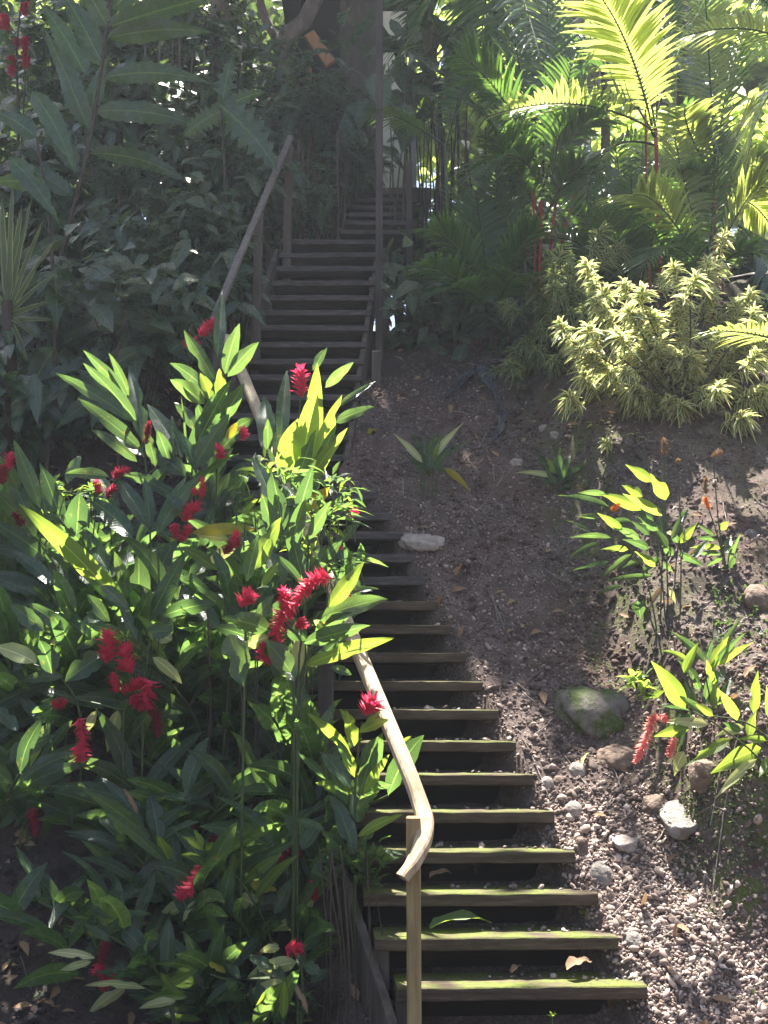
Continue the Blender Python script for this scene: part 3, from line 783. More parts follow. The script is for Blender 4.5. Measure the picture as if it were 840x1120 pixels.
ginger('red ginger with curled dark leaves and curved red blooms beside one yellow-spotted leaf', (200, 720), 6.1, '''
171 584 205 520 13 d; 174 582 219 520 19 d; 164 679 203 602 22; 238 624 198 598 15; 178 674 238 660 21; 209 583 283 579 15 y; 215 585 250 590 12 p; 258 596 226 620 15 p; 200 640 240 600 16 d; 230 650 180 620 16 d; 190 690 150 640 18 d; 250 640 232 600 14 d; 200 560 180 540 14 d;
260 630 290 600 14 d; 240 690 200 650 20 d; 188 700 160 690 20 p''',
 [[(180, 740), (176, 680), (172, 590)], [(250, 740), (246, 660), (240, 600)]],
 [([(221, 545), (221, 535), (222, 524)], 6.1, 4.5), ([(201, 570), (206, 560), (216, 552)], 6.1, 8), ([(213, 542), (213, 536)], 6.1, 4), ([(190, 572), (193, 583), (201, 588)], 6.05, 5.5), ([(205, 586), (206, 577)], 6.05, 5), ([(245, 606), (250, 600), (258, 592)], 6.1, 6, 'bract_dark_red'), ([(258, 600), (258, 592), (258, 584)], 6.05, 6)],
 3, (160, 290), (.5, .8), fb=.5)

ginger('bright-leaved red ginger carrying the largest curved chain of red blooms over the handrail', (325, 800), 5.4, '''
278 624 308 566 21 l; 270 636 283 584 15; 286 641 305 615 11 l; 298 691 242 676 24; 283 701 233 685 19; 251 693 267 751 33 h; 294 696 262 712 16 p; 325 693 328 737 16 p; 351 677 424 655 24; 332 704 405 684 21; 332 729 431 698 19 l;
359 665 398 615 19 l; 368 648 414 644 10; 343 678 363 696 10 p; 308 645 328 660 12; 331 640 300 605 10; 345 690 385 670 18; 318 735 290 700 26; 335 700 310 680 22; 322 745 300 712 20 d; 380 692 340 730 16 d; 270 690 300 650 16 d; 362 730 385 738 11 d''',
 [[(325, 860), (326, 760), (330, 700), (350, 670)], [(322, 780), (318, 720), (300, 690)], [(330, 760), (352, 690), (366, 640)], [(268, 720), (270, 660), (268, 640)]],
 [([(362, 632), (350, 632), (340, 636), (332, 646), (324, 658)], 5.33, 9.5), ([(324, 660), (314, 668), (306, 680), (302, 692)], 5.31, 10), ([(301, 694), (304, 705), (301, 716), (293, 722), (286, 716), (287, 706)], 5.33, 6, 'bract_red'), ([(311, 662), (311, 654), (310, 646)], 5.33, 7), ([(326, 676), (330, 684)], 5.33, 7), ([(263, 664), (268, 656), (272, 652)], 5.33, 10), ([(255, 700), (258, 709)], 5.38, 6, 'bract_dark_red'), ([(372, 658), (377, 652)], 5.4, 6)],
 0, (270, 350), (.6, .9), fb=.4)

ginger('red ginger with two thick red blooms above a dark clustered bloom, arching broad leaves around', (130, 850), 5.9, '''
152 690 64 721 24 d; 114 716 71 746 27; 57 737 43 700 23; 40 725 -5 707 22 p; 114 775 31 752 13 d; 57 772 34 780 10 d; 129 777 117 823 16 p; 79 788 40 839 13 d; 105 778 93 803 10 p; 160 692 190 690 21; 167 719 199 748 14 p; 140 764 128 814 23 d; 70 740 20 745 14 d; 100 700 60 670 18 d; 120 680 95 650 16 d;
70 690 30 660 18 d; 48 690 10 660 20 d; 110 640 140 668 16; 175 700 150 672 10 l; 166 700 178 715 10 l; 150 700 130 660 12 d; 85 710 110 690 18 d; 55 705 85 690 10 p; 195 790 175 775 10 d; 200 780 172 785 10 d; 60 770 35 800 12 d; 45 790 20 760 14 d; 20 800 -10 770 16 d''',
 [[(155, 860), (157, 760), (153, 690)], [(135, 790), (130, 776), (60, 760)], [(90, 800), (70, 745), (20, 720)]],
 [([(116, 725), (119, 710), (118, 695)], 5.82, 10), ([(145, 736), (138, 724), (136, 709)], 5.82, 10), ([(128, 758), (126, 748), (124, 740)], 5.8, 5.5), ([(132, 756), (144, 752), (152, 744)], 5.8, 6), ([(158, 742), (160, 756), (156, 770)], 5.82, 11), ([(142, 762), (150, 768), (162, 772)], 5.8, 8), ([(166, 772), (171, 785), (173, 802)], 5.85, 6, 'bract_dark_red'), ([(56, 768), (64, 772), (70, 768)], 5.85, 5), ([(86, 786), (90, 800), (91, 815)], 5.75, 7), ([(88, 812), (89, 828)], 5.75, 9)],
 2, (-10, 190), (.4, .6), fb=.4)

ginger('shaded ginger with drooping narrow leaves in the dark hollow under the blooms', (280, 900), 6.2, '''
241 739 210 725 26 p; 232 749 216 771 26 d; 320 782 265 751 17; 320 747 295 725 20; 268 813 233 751 15 d; 268 811 258 766 17 d; 260 837 193 813 10 d; 265 844 199 837 9 d; 303 882 332 842 24 d; 294 882 239 877 9 d; 282 837 291 808 14 d; 220 790 180 780 16 d; 225 800 185 800 14 d; 310 830 345 810 14 d; 300 850 330 800 16 d; 240 880 210 850 14 d; 330 800 352 780 12 d; 335 830 375 838 12 d; 340 800 320 770 16 d''',
 [[(300, 940), (282, 860), (262, 790), (245, 750)], [(312, 940), (316, 860), (322, 780)], [(330, 940), (345, 830)]], [], 4, (190, 330), (.5, .8), fb=.6)

ginger('single leafy red ginger cane with a round red bloom standing against the pale handrail', (390, 960), 5.32, '''
393 801 425 787 13 l; 387 817 379 777 16 l; 383 824 336 780 13 l; 385 868 345 856 14 l; 358 853 326 823 10; 383 862 350 822 19 d; 393 872 404 834 17; 398 868 426 825 12 l; 404 852 414 811 10; 393 840 406 818 10 d; 391 915 440 891 12 l; 387 934 366 875 21 d; 379 938 352 909 17; 355 908 322 895 11 d; 390 890 403 871 12;
437 819 450 805 7 l; 388 850 372 812 14 l; 383 905 360 870 15 d; 392 900 384 862 14 d; 380 880 362 846 12; 395 830 412 806 9; 393 925 412 905 12; 384 840 366 806 10; 386 800 372 775 9 l; 400 795 416 778 8 l''',
 [[(388, 960), (388, 880), (391, 830), (396, 790)]], [([(399, 782), (403, 774), (408, 769)], 5.26, 12.5)], 0, (370, 392), (.35, .5), fb=.15,
 extra=lambda lb, sb: [whorl(lb, x, y, 5.3, 26, 26, 0, .26) for x, y in ((372, 935), (395, 948), (412, 938), (360, 955), (405, 962))])

ginger('small ginger with slim lit leaves and upright blue-green leaves above bare soil', (180, 980), 5.6, '''
164 917 89 863 15 ; 186 946 110 884 15; 157 903 110 850 13 d; 174 922 163 866 21 d; 192 965 188 901 19 d; 179 986 132 963 22 d; 186 946 172 914 15 l; 150 890 135 862 6 t; 190 940 180 905 12 d; 185 975 170 950 10; 195 970 210 945 10; 185 980 165 965 8''',
 [[(190, 990), (186, 945), (160, 905)], [(194, 990), (192, 940)]], [([(142, 880), (144, 873), (141, 867)], 5.7, 3, 'bract_dark_red')], 0, (175, 215), (.3, .5))

ginger('ginger at the left edge with a dark hanging bloom under small whorled leaves', (20, 960), 5.8, '''
57 866 119 884 25 d; 78 882 79 906 17 d; 30 870 -10 858 12; 25 874 -10 876 10; 35 868 60 852 10 l; 55 880 48 922 10 d; 60 870 80 858 8 d; 40 880 15 905 12 d; 20 880 -8 895 10''',
 [[(25, 1000), (22, 920), (35, 868)]], [([(34, 884), (37, 896), (39, 910)], 5.7, 6, 'bract_dark_red')], 2, (-20, 40), (.3, .5),
 extra=lambda lb, sb: (whorl(lb, 40, 868, 5.75, 20, 16, 0, .3), whorl(lb, 20, 866, 5.75, 18, 10, 1, .3)))

ginger('arching ginger with a tilted red bloom above bleached cream-coloured leaves', (260, 1040), 5.4, '''
255 955 256 933 11 l; 267 967 308 934 13 l; 279 983 325 936 13 l; 226 985 172 1006 24 p; 217 985 200 1008 11 p; 262 981 284 994 20 p; 240 985 225 1005 14 p; 274 967 303 974 14 y; 331 1010 289 1018 14 p; 331 995 345 983 11 p; 338 1038 350 993 24; 305 1034 286 1041 10 p; 222 930 200 915 8 l; 222 926 212 908 8 l; 225 930 238 922 9 l; 220 940 198 935 8 l; 226 938 240 930 7 l; 245 950 230 938 8 l; 260 990 240 975 14 d; 300 1000 320 960 16 d; 310 990 330 950 14 d; 285 960 310 925 14 d; 250 1010 215 1000 14 d; 290 1030 260 1010 16 d; 340 960 370 930 14 d; 330 930 350 900 16 d; 335 920 310 890 16 d''',
 [[(300, 1040), (280, 990), (255, 955), (228, 935)], [(340, 1060), (335, 1000), (340, 960)]],
 [([(226, 942), (218, 955), (208, 968)], 5.42, 7.5), ([(212, 966), (204, 974), (198, 978)], 5.4, 8.5), ([(228, 920), (240, 917), (252, 916)], 5.7, 5.5, 'bract_dark_red'), ([(286, 950), (296, 944), (306, 938)], 5.55, 6.5), ([(310, 936), (318, 932), (326, 934)], 5.55, 6, 'bract_dark_red'), ([(344, 986), (344, 976), (343, 967)], 5.4, 5), ([(356, 972), (360, 966)], 5.5, 5, 'bract_dark_red'), ([(205, 902), (212, 906)], 5.8, 5, 'bract_dark_red')], 1, (215, 370), (.4, .6))

ginger('low ginger in the bottom left corner with pale drooping leaves and hanging bloom', (150, 1090), 5.15, '''
161 1045 130 1011 22 d; 183 1064 185 1005 18 d; 104 1048 52 1042 10 p; 100 1052 65 1062 9 p; 138 1079 97 1108 15 p; 159 1081 93 1078 9 p; 176 1084 216 1062 11 l; 192 1095 152 1103 10 p; 207 1104 153 1121 13 d; 205 1090 157 1093 11 l; 120 1030 92 1010 9 d; 112 1024 95 1020 8 l; 118 1022 130 1004 8 d; 125 1030 142 1018 9 d; 150 1070 125 1050 12 d; 165 1070 140 1035 14 d; 190 1085 175 1064 9 l; 200 1100 225 1085 10 d; 140 1060 110 1064 9 d; 215 1110 190 1122 12 d; 130 1000 165 1000 9 d; 120 1005 96 990 8 d; 170 1100 140 1088 9 d; 220 1115 180 1112 8 l''',
 [[(190, 1110), (170, 1060), (130, 1030), (112, 1020)], [(185, 1100), (150, 1078), (105, 1062)]],
 [([(117, 1026), (114, 1040), (110, 1052)], 5.2, 5.5, 'bract_dark_red'), ([(110, 1052), (108, 1062)], 5.2, 7.5), ([(108, 1080), (116, 1076), (124, 1071)], 5.2, 6.5)], 1, (130, 235), (.25, .45),
 extra=lambda lb, sb: (whorl(lb, 108, 1014, 5.25, 24, 22, 0, .25), whorl(lb, 118, 1012, 5.25, 18, 12, 1, .3), whorl(lb, 85, 1020, 5.3, 22, 14, 0, .25)))

ginger('low ginger with a flat red bloom above long pale leaves near the bottom step', (320, 1090), 5.1, '''
325 1052 271 1068 19 p; 322 1073 264 1092 14 p; 310 1114 311 1073 11 l; 334 1054 349 1066 15; 259 1073 238 1097 15 d; 306 1037 284 1041 10 p; 321 1076 337 1110 7 t; 228 1053 247 1064 9 y; 300 1060 270 1045 13 d; 330 1040 350 1020 12 d; 265 1075 230 1080 12; 340 1075 360 1060 12 d; 262 1070 245 1050 10 d; 335 1060 320 1035 12 d; 250 1080 225 1100 12 d; 300 1080 280 1100 9 l''',
 [[(330, 1110), (330, 1060), (322, 1042)], [(325, 1090), (310, 1070), (255, 1072), (230, 1066)]],
 [([(312, 1036), (319, 1038), (326, 1037)], 5.1, 8)], 1, (260, 350), (.2, .4),
 extra=lambda lb, sb: [whorl(lb, x, y, 5.2, 26, 22, 0, .26) for x, y in ((270, 1100), (300, 1108), (330, 1102), (285, 1116))])

def leafy_fill(label, px, D, n, rx, ry, rpx, name='ginger_plantlets', mi=(0, 1)):
    c = at(px[0], px[1], D); t = thing(name, label, 'plant', (c[0], c[1], float(G(c[0], c[1]))), 'small-leaved plantlets among the gingers')
    lb, sb = Buf(), Buf()
    for _ in range(n):
        x = px[0] + rng.uniform(-1, 1) * rx; y = px[1] + rng.uniform(-1, 1) * ry; d = D + rng.uniform(-.12, .15)
        whorl(lb, x, y, d, rpx * rng.uniform(.7, 1.2), rng.integers(6, 11), int(rng.choice(mi)), .24)
        stem_px(sb, [(x + rng.uniform(-8, 8), y + 34), (x, y)], d, .005, .003, ground=False)
    build('leaves', lb, GM, t); build_stems(sb, 'green_stem', t); return t
ginger('ginger of broad upright dull-green leaves hiding the middle of the handrail', (322, 740), 5.72, '''
303 600 286 540 22; 310 580 296 512 22; 318 606 334 545 21; 332 640 318 585 20; 300 556 276 500 18 d; 342 640 356 596 18; 296 620 268 580 18 d; 326 566 342 512 18; 350 620 374 590 14; 310 640 290 600 20 d; 322 600 310 530 20 d; 338 590 362 548 15''',
 [[(322, 760), (318, 660), (312, 560)], [(330, 760), (334, 660), (338, 590)]], [], 0)

def shaded(label, px, py, D, n, h, sx=.32):
    c = at(px, py, D); t = thing('shaded_ginger', label, 'ginger plant', (c[0], c[1], float(G(c[0], c[1]))), 'dark leafy gingers behind the flowering ones')
    lb, sb = Buf(), Buf()
    for _ in range(n):
        x = c[0] + rng.normal(0, sx); yy = D + rng.uniform(-.2, .3); L = rng.uniform(.6, .86) * min(1, .35 + h)
        cane(lb, sb, (x, yy, float(G(x, yy)) - .02), h * rng.uniform(.6, 1.1), (rng.uniform(-.35, .35), rng.uniform(-.35, .05)), rng.integers(8, 12), L, L * .17, start=.1)
    build('leaves', lb, GM, t); build_stems(sb, 'green_stem', t)
for q in [('dark leafy ginger filling the left edge below the long bright leaf', 15, 740, 6.7, 6, .7), ('dark ginger behind the long bright slanting leaf', 90, 640, 6.9, 6, .75), ('dark ginger behind the curled dark leaves and curved red blooms', 190, 660, 6.6, 6, .75), ('dark ginger behind the yellow-spotted leaf', 255, 620, 6.6, 5, .7),
          ('dark ginger deep in the hollow left of the handrail post', 300, 800, 6.45, 3, .6), ('dark ginger deep in the hollow under the clustered bloom', 215, 830, 6.4, 4, .55), ('dark ginger under the two thick red blooms', 120, 820, 6.35, 6, .5), ('dark ginger low at the left edge under the pale glossy leaf', 25, 840, 6.35, 5, .45),
          ('dark ginger beside the lower steps behind the cane with the round bloom', 335, 900, 6.0, 4, .5, .1), ('dark ginger behind the bleached cream leaves', 285, 950, 5.95, 4, .42, .22), ('dark low ginger behind the flat red bloom', 310, 1040, 5.6, 4, .3, .15), ('dark low ginger between the drooping pale leaves and the tilted bloom', 185, 1020, 5.5, 5, .3, .2), ('dark low ginger under the whorl of small leaves by bare soil', 130, 990, 5.6, 4, .28, .15), ('dark ginger behind the slim lit leaves above bare soil', 215, 930, 5.95, 5, .42, .2), ('dark low ginger at the frame bottom beside the long pale leaves', 245, 1090, 5.2, 4, .22, .14)]: shaded(*q)
t = leafy_fill('mass of small bright narrow leaves with little red tips between tall clump and steps', (318, 556), 5.95, 30, 62, 50, 27, mi=(0, 0, 1))
for f in (([(266, 482), (267, 476), (266, 470)], 6.25, 5), ([(238, 502), (242, 496), (238, 488)], 6.2, 5), ([(388, 566), (388, 560)], 6.15, 5), ([(367, 604), (369, 598)], 6.1, 5)): flower(t, *f)
leafy_fill('bright narrow plantlet leaves hiding the middle of the handrail', (342, 598), 5.74, 15, 50, 50, 28, mi=(0,))
leafy_fill('small bright plantlet leaves behind the dark red blooms at the left', (95, 545), 6.45, 16, 38, 22, 17)
leafy_fill('tuft of pale green plantlet leaves above the clustered red bloom', (160, 706), 5.85, 7, 24, 16, 16, mi=(1, 1, 0))
# ================================================================== PLANTS ON THE RIGHT BANK
def small_plant(label, cat, name, base, leaves, D, mats=GM, stems=(), kind='l', dj=.06, group=None, extra=None):
    c = at(base[0], base[1], D); gz = float(G(c[0], c[1]))
    t = thing(name, label, cat, (c[0], c[1], gz), group)
    lb, sb = Buf(), Buf()
    for (x0, y0, x1, y1, w), k in parse(leaves):
        px = math.hypot(x1 - x0, y1 - y0); L = px * D / F
        lean = {'g': -.25, 'l': -.3, 'd': .4, 'p': .2, 't': 0, 'y': -.2, 'h': -.1}[k] * L
        d0 = D + rng.uniform(-dj, dj); roll = rng.uniform(.05, .4) * rng.choice([-1, 1])
        leaf(lb, at(x0, y0, d0), at(x1, y1, d0 + lean), w * 1.0 * D / F, rng.uniform(.03, .12), roll, .25, 9, kind, LM[k], .03)
    for s in stems: stem_px(sb, s, D, .006, .0035)
    if extra: extra(lb, sb, t)
    build('leaves', lb, mats, t)
    build_stems(sb, 'green_stem', t)
    return t
def bd(px, py): return ghit(px, py)[1]

hD = bd(723, 690)
hel = small_plant('leafy heliconia clump on the right bank with sunlit pointed leaves and dried flower stalks', 'heliconia', 'heliconia', (723, 690), '''
701 558 654 540 13 l; 728 547 711 518 16 l; 713 527 684 508 12 l; 724 564 681 540 13 l; 703 543 680 531 13 l; 666 554 606 542 9; 663 541 631 539 7; 681 580 653 561 10 l; 668 588 623 588 7; 657 566 629 565 6; 647 583 619 569 5 d; 657 594 624 609 6 d;
687 601 657 601 8 l; 717 620 694 603 9 l; 666 614 626 624 6; 691 606 657 634 8 d; 714 630 657 637 7 d; 680 641 651 651 6 d; 744 594 763 571 10 l; 743 571 754 556 8 d; 741 594 733 580 8; 737 607 724 597 10; 697 657 701 677 16 d; 726 640 709 669 6 t; 733 645 739 660 6 p; 725 616 736 626 7 d;
700 590 670 575 10; 710 600 680 590 10 d; 720 580 695 565 11; 730 600 715 575 10 d; 715 570 690 556 9; 705 612 680 622 8 d; 742 605 770 620 8 d; 735 590 750 560 8 d; 690 570 660 572 8 d; 760 610 775 590 8 d; 722 610 700 630 9 d; 710 585 690 570 9 d; 728 600 720 560 9 d''', hD, stems=
 [[(722, 690), (724, 620), (728, 548)], [(728, 690), (722, 620), (705, 560)], [(735, 690), (740, 610), (748, 570)], [(718, 688), (706, 630), (690, 600)], [(731, 690), (729, 600), (726, 492)], [(744, 680), (745, 600), (742, 508)], [(716, 690), (700, 650), (680, 630)]])
flower(hel, [(726, 498), (727, 490), (726, 480)], hD, 3.2, 'leaf_dry', 'dried_flower'); flower(hel, [(742, 508), (742, 503)], hD, 2.6, 'leaf_dry', 'dried_flower'); flower(hel, [(668, 558), (672, 556), (677, 552)], hD - .1, 3.4, 'bract_orange')
oD = bd(796, 628)
hel2 = small_plant('smaller heliconia beside the clump with a pale orange bloom on a thin stalk', 'heliconia', 'heliconia', (796, 630), '''
789 600 754 599 7 l; 788 606 757 606 6; 789 580 797 570 9 l; 797 614 811 583 7; 783 586 763 574 6; 783 590 761 588 6 d; 768 617 746 614 6 d; 795 600 800 585 8 d; 800 623 811 617 6; 790 610 772 620 7 d; 792 605 806 596 7 d; 788 620 770 634 7 d; 798 622 806 606 7''', oD,
 stems=[[(796, 640), (792, 610), (788, 590)], [(797, 640), (786, 590), (775, 556)], [(799, 640), (787, 580), (780, 500)], [(795, 640), (797, 610), (800, 600)]])
flower(hel2, [(776, 558), (773, 550), (771, 545)], oD, 3, 'bract_orange'); flower(hel2, [(773, 540), (771, 532), (772, 522)], oD, 2.6, 'leaf_dry', 'dried_flower'); flower(hel2, [(778, 500), (783, 496), (788, 494)], oD, 3.5, 'leaf_dry', 'dried_flower')

pD = 5.75
small_plant('young ginger with stiff upright pale-lit leaves at the right edge of the gravel', 'ginger plant', 'young_ginger', (785, 790), '''
771 724 732 690 10 d; 780 726 813 672 9 d; 748 736 765 701 11 l; 752 722 723 712 7 l; 778 731 797 696 13 l; 786 728 826 701 8 l; 782 726 816 692 8; 773 722 780 700 8; 778 746 773 722 9 l; 783 778 782 739 12 l; 765 748 739 720 9 d; 784 748 793 729 13 d; 760 770 748 745 9 d; 775 770 765 745 9 d; 790 765 800 740 9 d; 772 765 780 730 8;776 740 788 715 8 l; 765 755 757 738 8''', pD,
 stems=[[(785, 800), (782, 770), (778, 735)], [(788, 800), (776, 760), (770, 730)], [(782, 800), (762, 770), (750, 740)]])
p2 = small_plant('arching ginger leaning in from the right edge with broad sunlit leaves and hanging pink blooms', 'ginger plant', 'pink_ginger', (850, 870), '''
750 775 712 723 21 l; 754 776 718 771 6 d; 780 783 759 769 9 l; 806 788 786 754 13 l; 824 780 829 733 12 l; 819 806 827 778 11 l; 776 792 722 789 11 p; 754 797 714 806 13 l; 744 780 741 832 14 h; 748 822 737 849 13 p; 799 808 750 838 12 l; 838 810 806 809 9 l; 832 818 777 846 22 l; 828 830 782 874 11 p; 814 795 782 806 11 p; 845 790 838 750 12 l; 850 830 830 850 16 l; 770 780 740 760 9 d; 760 785 730 795 10 d; 810 800 790 790 9 d''', 5.45,
 stems=[[(862, 880), (836, 836), (800, 804), (757, 778), (718, 776)], [(865, 870), (845, 815), (815, 790), (770, 782)]],
 extra=lambda lb, sb, t: (whorl(lb, 703, 755, 5.4, 24, 24, 1, .34, kind='b'), whorl(lb, 695, 745, 5.4, 18, 12, 1, .34, kind='b'), whorl(lb, 708, 766, 5.4, 16, 10, 0, .34)))
flower(p2, [(717, 780), (711, 795), (704, 815), (696, 832)], 5.4, 6, 'bract_pink'); flower(p2, [(738, 806), (735, 818), (732, 826)], 5.4, 5, 'bract_pink'); flower(p2, [(722, 782), (728, 788)], 5.4, 5, 'bract_pink')

yD = bd(469, 546)
small_plant('young ginger tuft of dark stems and narrow leaves in mid gravel slope', 'ginger plant', 'young_ginger', (469, 546), '''
462 506 430 474 8 p; 465 508 451 471 9; 468 508 506 463 9 p; 474 508 500 483 8 d; 478 510 520 477 4 d; 486 512 515 538 8 y; 480 508 491 520 8 d; 462 512 444 497 8 d; 466 506 463 476 9; 470 506 474 472 10; 473 506 486 470 10; 468 510 478 478 9 l; 464 512 456 484 10; 470 512 482 484 10 l; 474 514 492 492 8; 460 514 450 505 8 d; 470 515 470 480 10; 476 516 488 500 9 d; 466 518 455 505 9 d; 470 520 462 498 9''', yD,
 stems=[[(460, 548), (460, 510)], [(464, 550), (465, 505)], [(468, 549), (470, 505)], [(472, 550), (474, 505)], [(477, 548), (480, 510)], [(466, 547), (462, 512)]])
y2 = bd(611, 545)
small_plant('low young ginger with a grey-green side leaf on the bank below the striped bush', 'ginger plant', 'young_ginger', (611, 545), '''
606 522 564 517 7 p; 604 524 583 491 7; 610 518 613 487 9; 616 520 642 510 7; 608 518 597 500 9 l; 612 520 604 494 9; 615 520 625 498 8; 613 526 640 522 7 d; 606 530 590 522 8 d; 612 528 622 508 9; 608 530 596 512 8; 616 532 630 534 8 d''', y2, stems=[[(608, 550), (607, 520)], [(612, 550), (612, 515)], [(615, 549), (617, 520)]])

# ------------------------------------------------------------------ variegated bushes
def rosette(lb, c, ax, r, n=24):
    f = np.sqrt(np.linspace(.05, 1, n)); ang = np.arange(n) * 2.4
    A = nrm(np.cross(ax, [.3, .2, .9])); B = np.cross(ax, A)
    rad = np.cos(ang)[:, None] * A + np.sin(ang)[:, None] * B
    d = rad * (f * 1.0)[:, None] + ax * (1.15 - f * 1.05)[:, None]
    cloud(lb, c + ax * ((1 - f) * r * .55)[:, None], d, r * rng.uniform(.8, 1.15, n), .26, .42, kind='l', spread=.4, fold=.5, tt=np.array([0, .2, .45, .72, 1.0]))
def varieg(label, base, D, cents, rp, mat='variegated_leaf'):
    c = at(base[0], base[1], D); t = thing('variegated_dracaena', label, 'bush', (c[0], c[1], float(G(c[0], c[1]))), 'yellow-striped bushes on the bank')
    lb, sb = Buf(), Buf()
    b0 = np.array([c[0], c[1], float(G(c[0], c[1])) - .03])
    mid = at(base[0] + 5, base[1] - 60, D + .05)
    for x, y in cents:
        for q in range(4):
            d = D + rng.uniform(-.38, .25) + (.2 if q else 0)
            p = at(x + rng.normal(0, 7 + 6 * q), y + rng.normal(0, 7 + 6 * q), d)
            ax = nrm(nrm(p - mid) + np.array([0, -.35, .55]) + rng.normal(size=3) * .25)
            rosette(lb, p, ax, rp * D / F * rng.uniform(.85, 1.25), 26)
            # sparser whorls down the shoot
            for k in range(2): rosette(lb, p - ax * (.06 + .06 * k), ax, rp * D / F * rng.uniform(.8, 1.1), 12)
            if q == 0: tube(sb, curve([b0 + rng.normal(size=3) * .05 * [1, 1, 0], (mid * 1.2 + p * .8) / 2 + [0, 0, -.03], p - ax * .02], 8), [.012, .005], 5)
    build('leaves', lb, mat, t); build_stems(sb, 'brown_stem', t, 'branch'); return t
cb = [(703, 330), (753, 310), (778, 297), (773, 333), (653, 360), (673, 363), (643, 383), (650, 403), (677, 407), (707, 410), (730, 393), (753, 387), (773, 403), (790, 413), (727, 360), (747, 370), (740, 427), (760, 447), (713, 447), (733, 467), (773, 460), (793, 477), (820, 427), (827, 460), (820, 490), (800, 447), (827, 390), (700, 473), (673, 507), (690, 430), (815, 350), (840, 430), (845, 470), (690, 345), (715, 385), (690, 385), (805, 370), (780, 370), (838, 500), (765, 478)]
bb_ = ghit(745, 505)
varieg('large yellow and green striped bush on the right bank, sunlit on its top', (745, 500), float(bb_[1]) + .4, cb, 18.5)
cb2 = [(610, 287), (627, 300), (603, 317), (620, 337), (593, 353), (580, 380), (610, 373), (627, 377), (640, 323), (607, 400), (600, 295), (635, 345), (590, 395), (622, 318), (575, 395), (640, 300), (628, 398)]
varieg('smaller striped bush in half shade left of the large one, under the palm fronds', (615, 412), float(ghit(615, 412)[1]) + .3, cb2, 17, 'variegated_leaf_green')

# ------------------------------------------------------------------ palms
def frond(lb, sb, B, T, ctrl, ll, n=30, asp=.1, droop=.3, rach=.012, mi=0, vang=.55, start=.15, plane=None):
    B, T, ctrl = (np.asarray(a, float) for a in (B, T, ctrl))
    t = np.linspace(0, 1, n)[:, None]
    P = (1 - t) ** 2 * B + 2 * t * (1 - t) * ctrl + t ** 2 * T
    tg = nrm(2 * (1 - t) * (ctrl - B) + 2 * t * (T - ctrl))
    tube(sb, P, [rach, rach * .35], 6)
    S = nrm(np.cross(tg, np.array([0, 0, 1.0]) if plane is None else plane)); Nn = np.cross(S, tg)
    m = t[:, 0] > start
    tt = t[m, 0]; prf = np.sin(np.pi * np.clip((tt - start) / (1 - start) * .9 + .08, 0, 1)) ** .6
    for s in (-1, 1):
        d = nrm(S[m] * s * 1.0 + tg[m] * (.35 + .9 * tt[:, None]) + Nn[m] * vang * .6)
        cloud(lb, P[m], d, 1.12 * ll * prf * rng.uniform(.88, 1.08, m.sum()), asp, droop, nrmv=np.cross(d, tg[m]) * -s, kind='l', spread=.1, fold=.35, mi=mi, tt=np.array([0, .12, .35, .6, .82, 1.0]))
def pf(lb, sb, b, t, D, d2, ll, bow=(0, 0), **k):
    B = at(*b, D); T = at(*t, D + d2); c = at((b[0] + t[0]) / 2 + bow[0], (b[1] + t[1]) / 2 + bow[1], D + d2 * .4)
    frond(lb, sb, B, T, c, ll, **k)
def palm(label, base, D, fronds, stems, smat='green_stem', name='palm', group='palms behind the striped bushes', lm=('palm_leaf', 'palm_leaf_lit')):
    c = at(base[0], base[1], D); gz = float(G(c[0], c[1])); t = thing(name, label, 'palm', (c[0], c[1], gz), group)
    lb, rb = Buf(), Buf()
    for f in fronds:
        b, tip, d2, ll = f[:4]; bow = f[4] if len(f) > 4 else (0, -15); mi = f[5] if len(f) > 5 else 0
        kw = f[6] if len(f) > 6 else {}
        pf(lb, rb, b, tip, D + rng.uniform(-.1, .1), d2, ll, bow, mi=mi, **kw)
    build('fronds', lb, list(lm), t)
    build('rachis', rb, smat, t)
    for st in stems:
        sb = Buf(); pts, r, mt = st
        stem_px(sb, pts, D + rng.uniform(-.05, .05), r, r * .75); build('stem', sb, mt, t)
    return t
palm('red-stemmed palm with brilliant yellow-green fronds at the top right', (718, 330), 9.7, [
    ((716, 150), (652, -10), -.9, .62, (8, -30), 1, dict(n=44)), ((714, 142), (531, 128), -1.0, .46, (12, -42), 1, dict(n=44, droop=.2)), ((718, 130), (745, -60), .4, .6, (-10, -10), 0), ((720, 120), (820, -30), .2, .6, (-20, -40), 0),
    ((716, 150), (600, 60), .6, .6, (10, -50), 0), ((718, 145), (690, -60), .6, .6, (-5, 0), 0), ((720, 160), (640, 230), -.5, .5, (-30, -60), 0), ((722, 155), (790, 170), -.4, .5, (5, -60), 0)],
    [([(722, 330), (720, 240), (717, 140)], .024, 'red_crownshaft'), ([(712, 330), (708, 240), (706, 120)], .014, 'red_crownshaft')], 'brown_stem')
palm('red-stemmed palm at the right with fronds glowing against the bright clearing', (783, 330), 9.4, [
    ((781, 200), (749, 118), -.6, .4, (-20, -25), 1), ((783, 190), (770, -30), .3, .42, (0, 0), 1, dict(n=44)), ((785, 200), (850, 100), .0, .5, (-15, -20), 1), ((785, 220), (865, 190), -.4, .5, (0, -30), 1), ((782, 190), (720, 40), .4, .5, (10, -30), 0), ((785, 190), (830, 0), .5, .5, (-20, -20), 0), ((784, 240), (850, 330), -.5, .45, (20, -40), 0), ((782, 235), (735, 190), -.4, .4, (0, -25), 0), ((786, 230), (845, 250), .3, .5, (0, -40), 1)],
    [([(785, 340), (782, 270), (781, 170)], .018, 'red_crownshaft'), ([(790, 340), (792, 260), (800, 190)], .014, 'red_crownshaft')], 'green_stem')
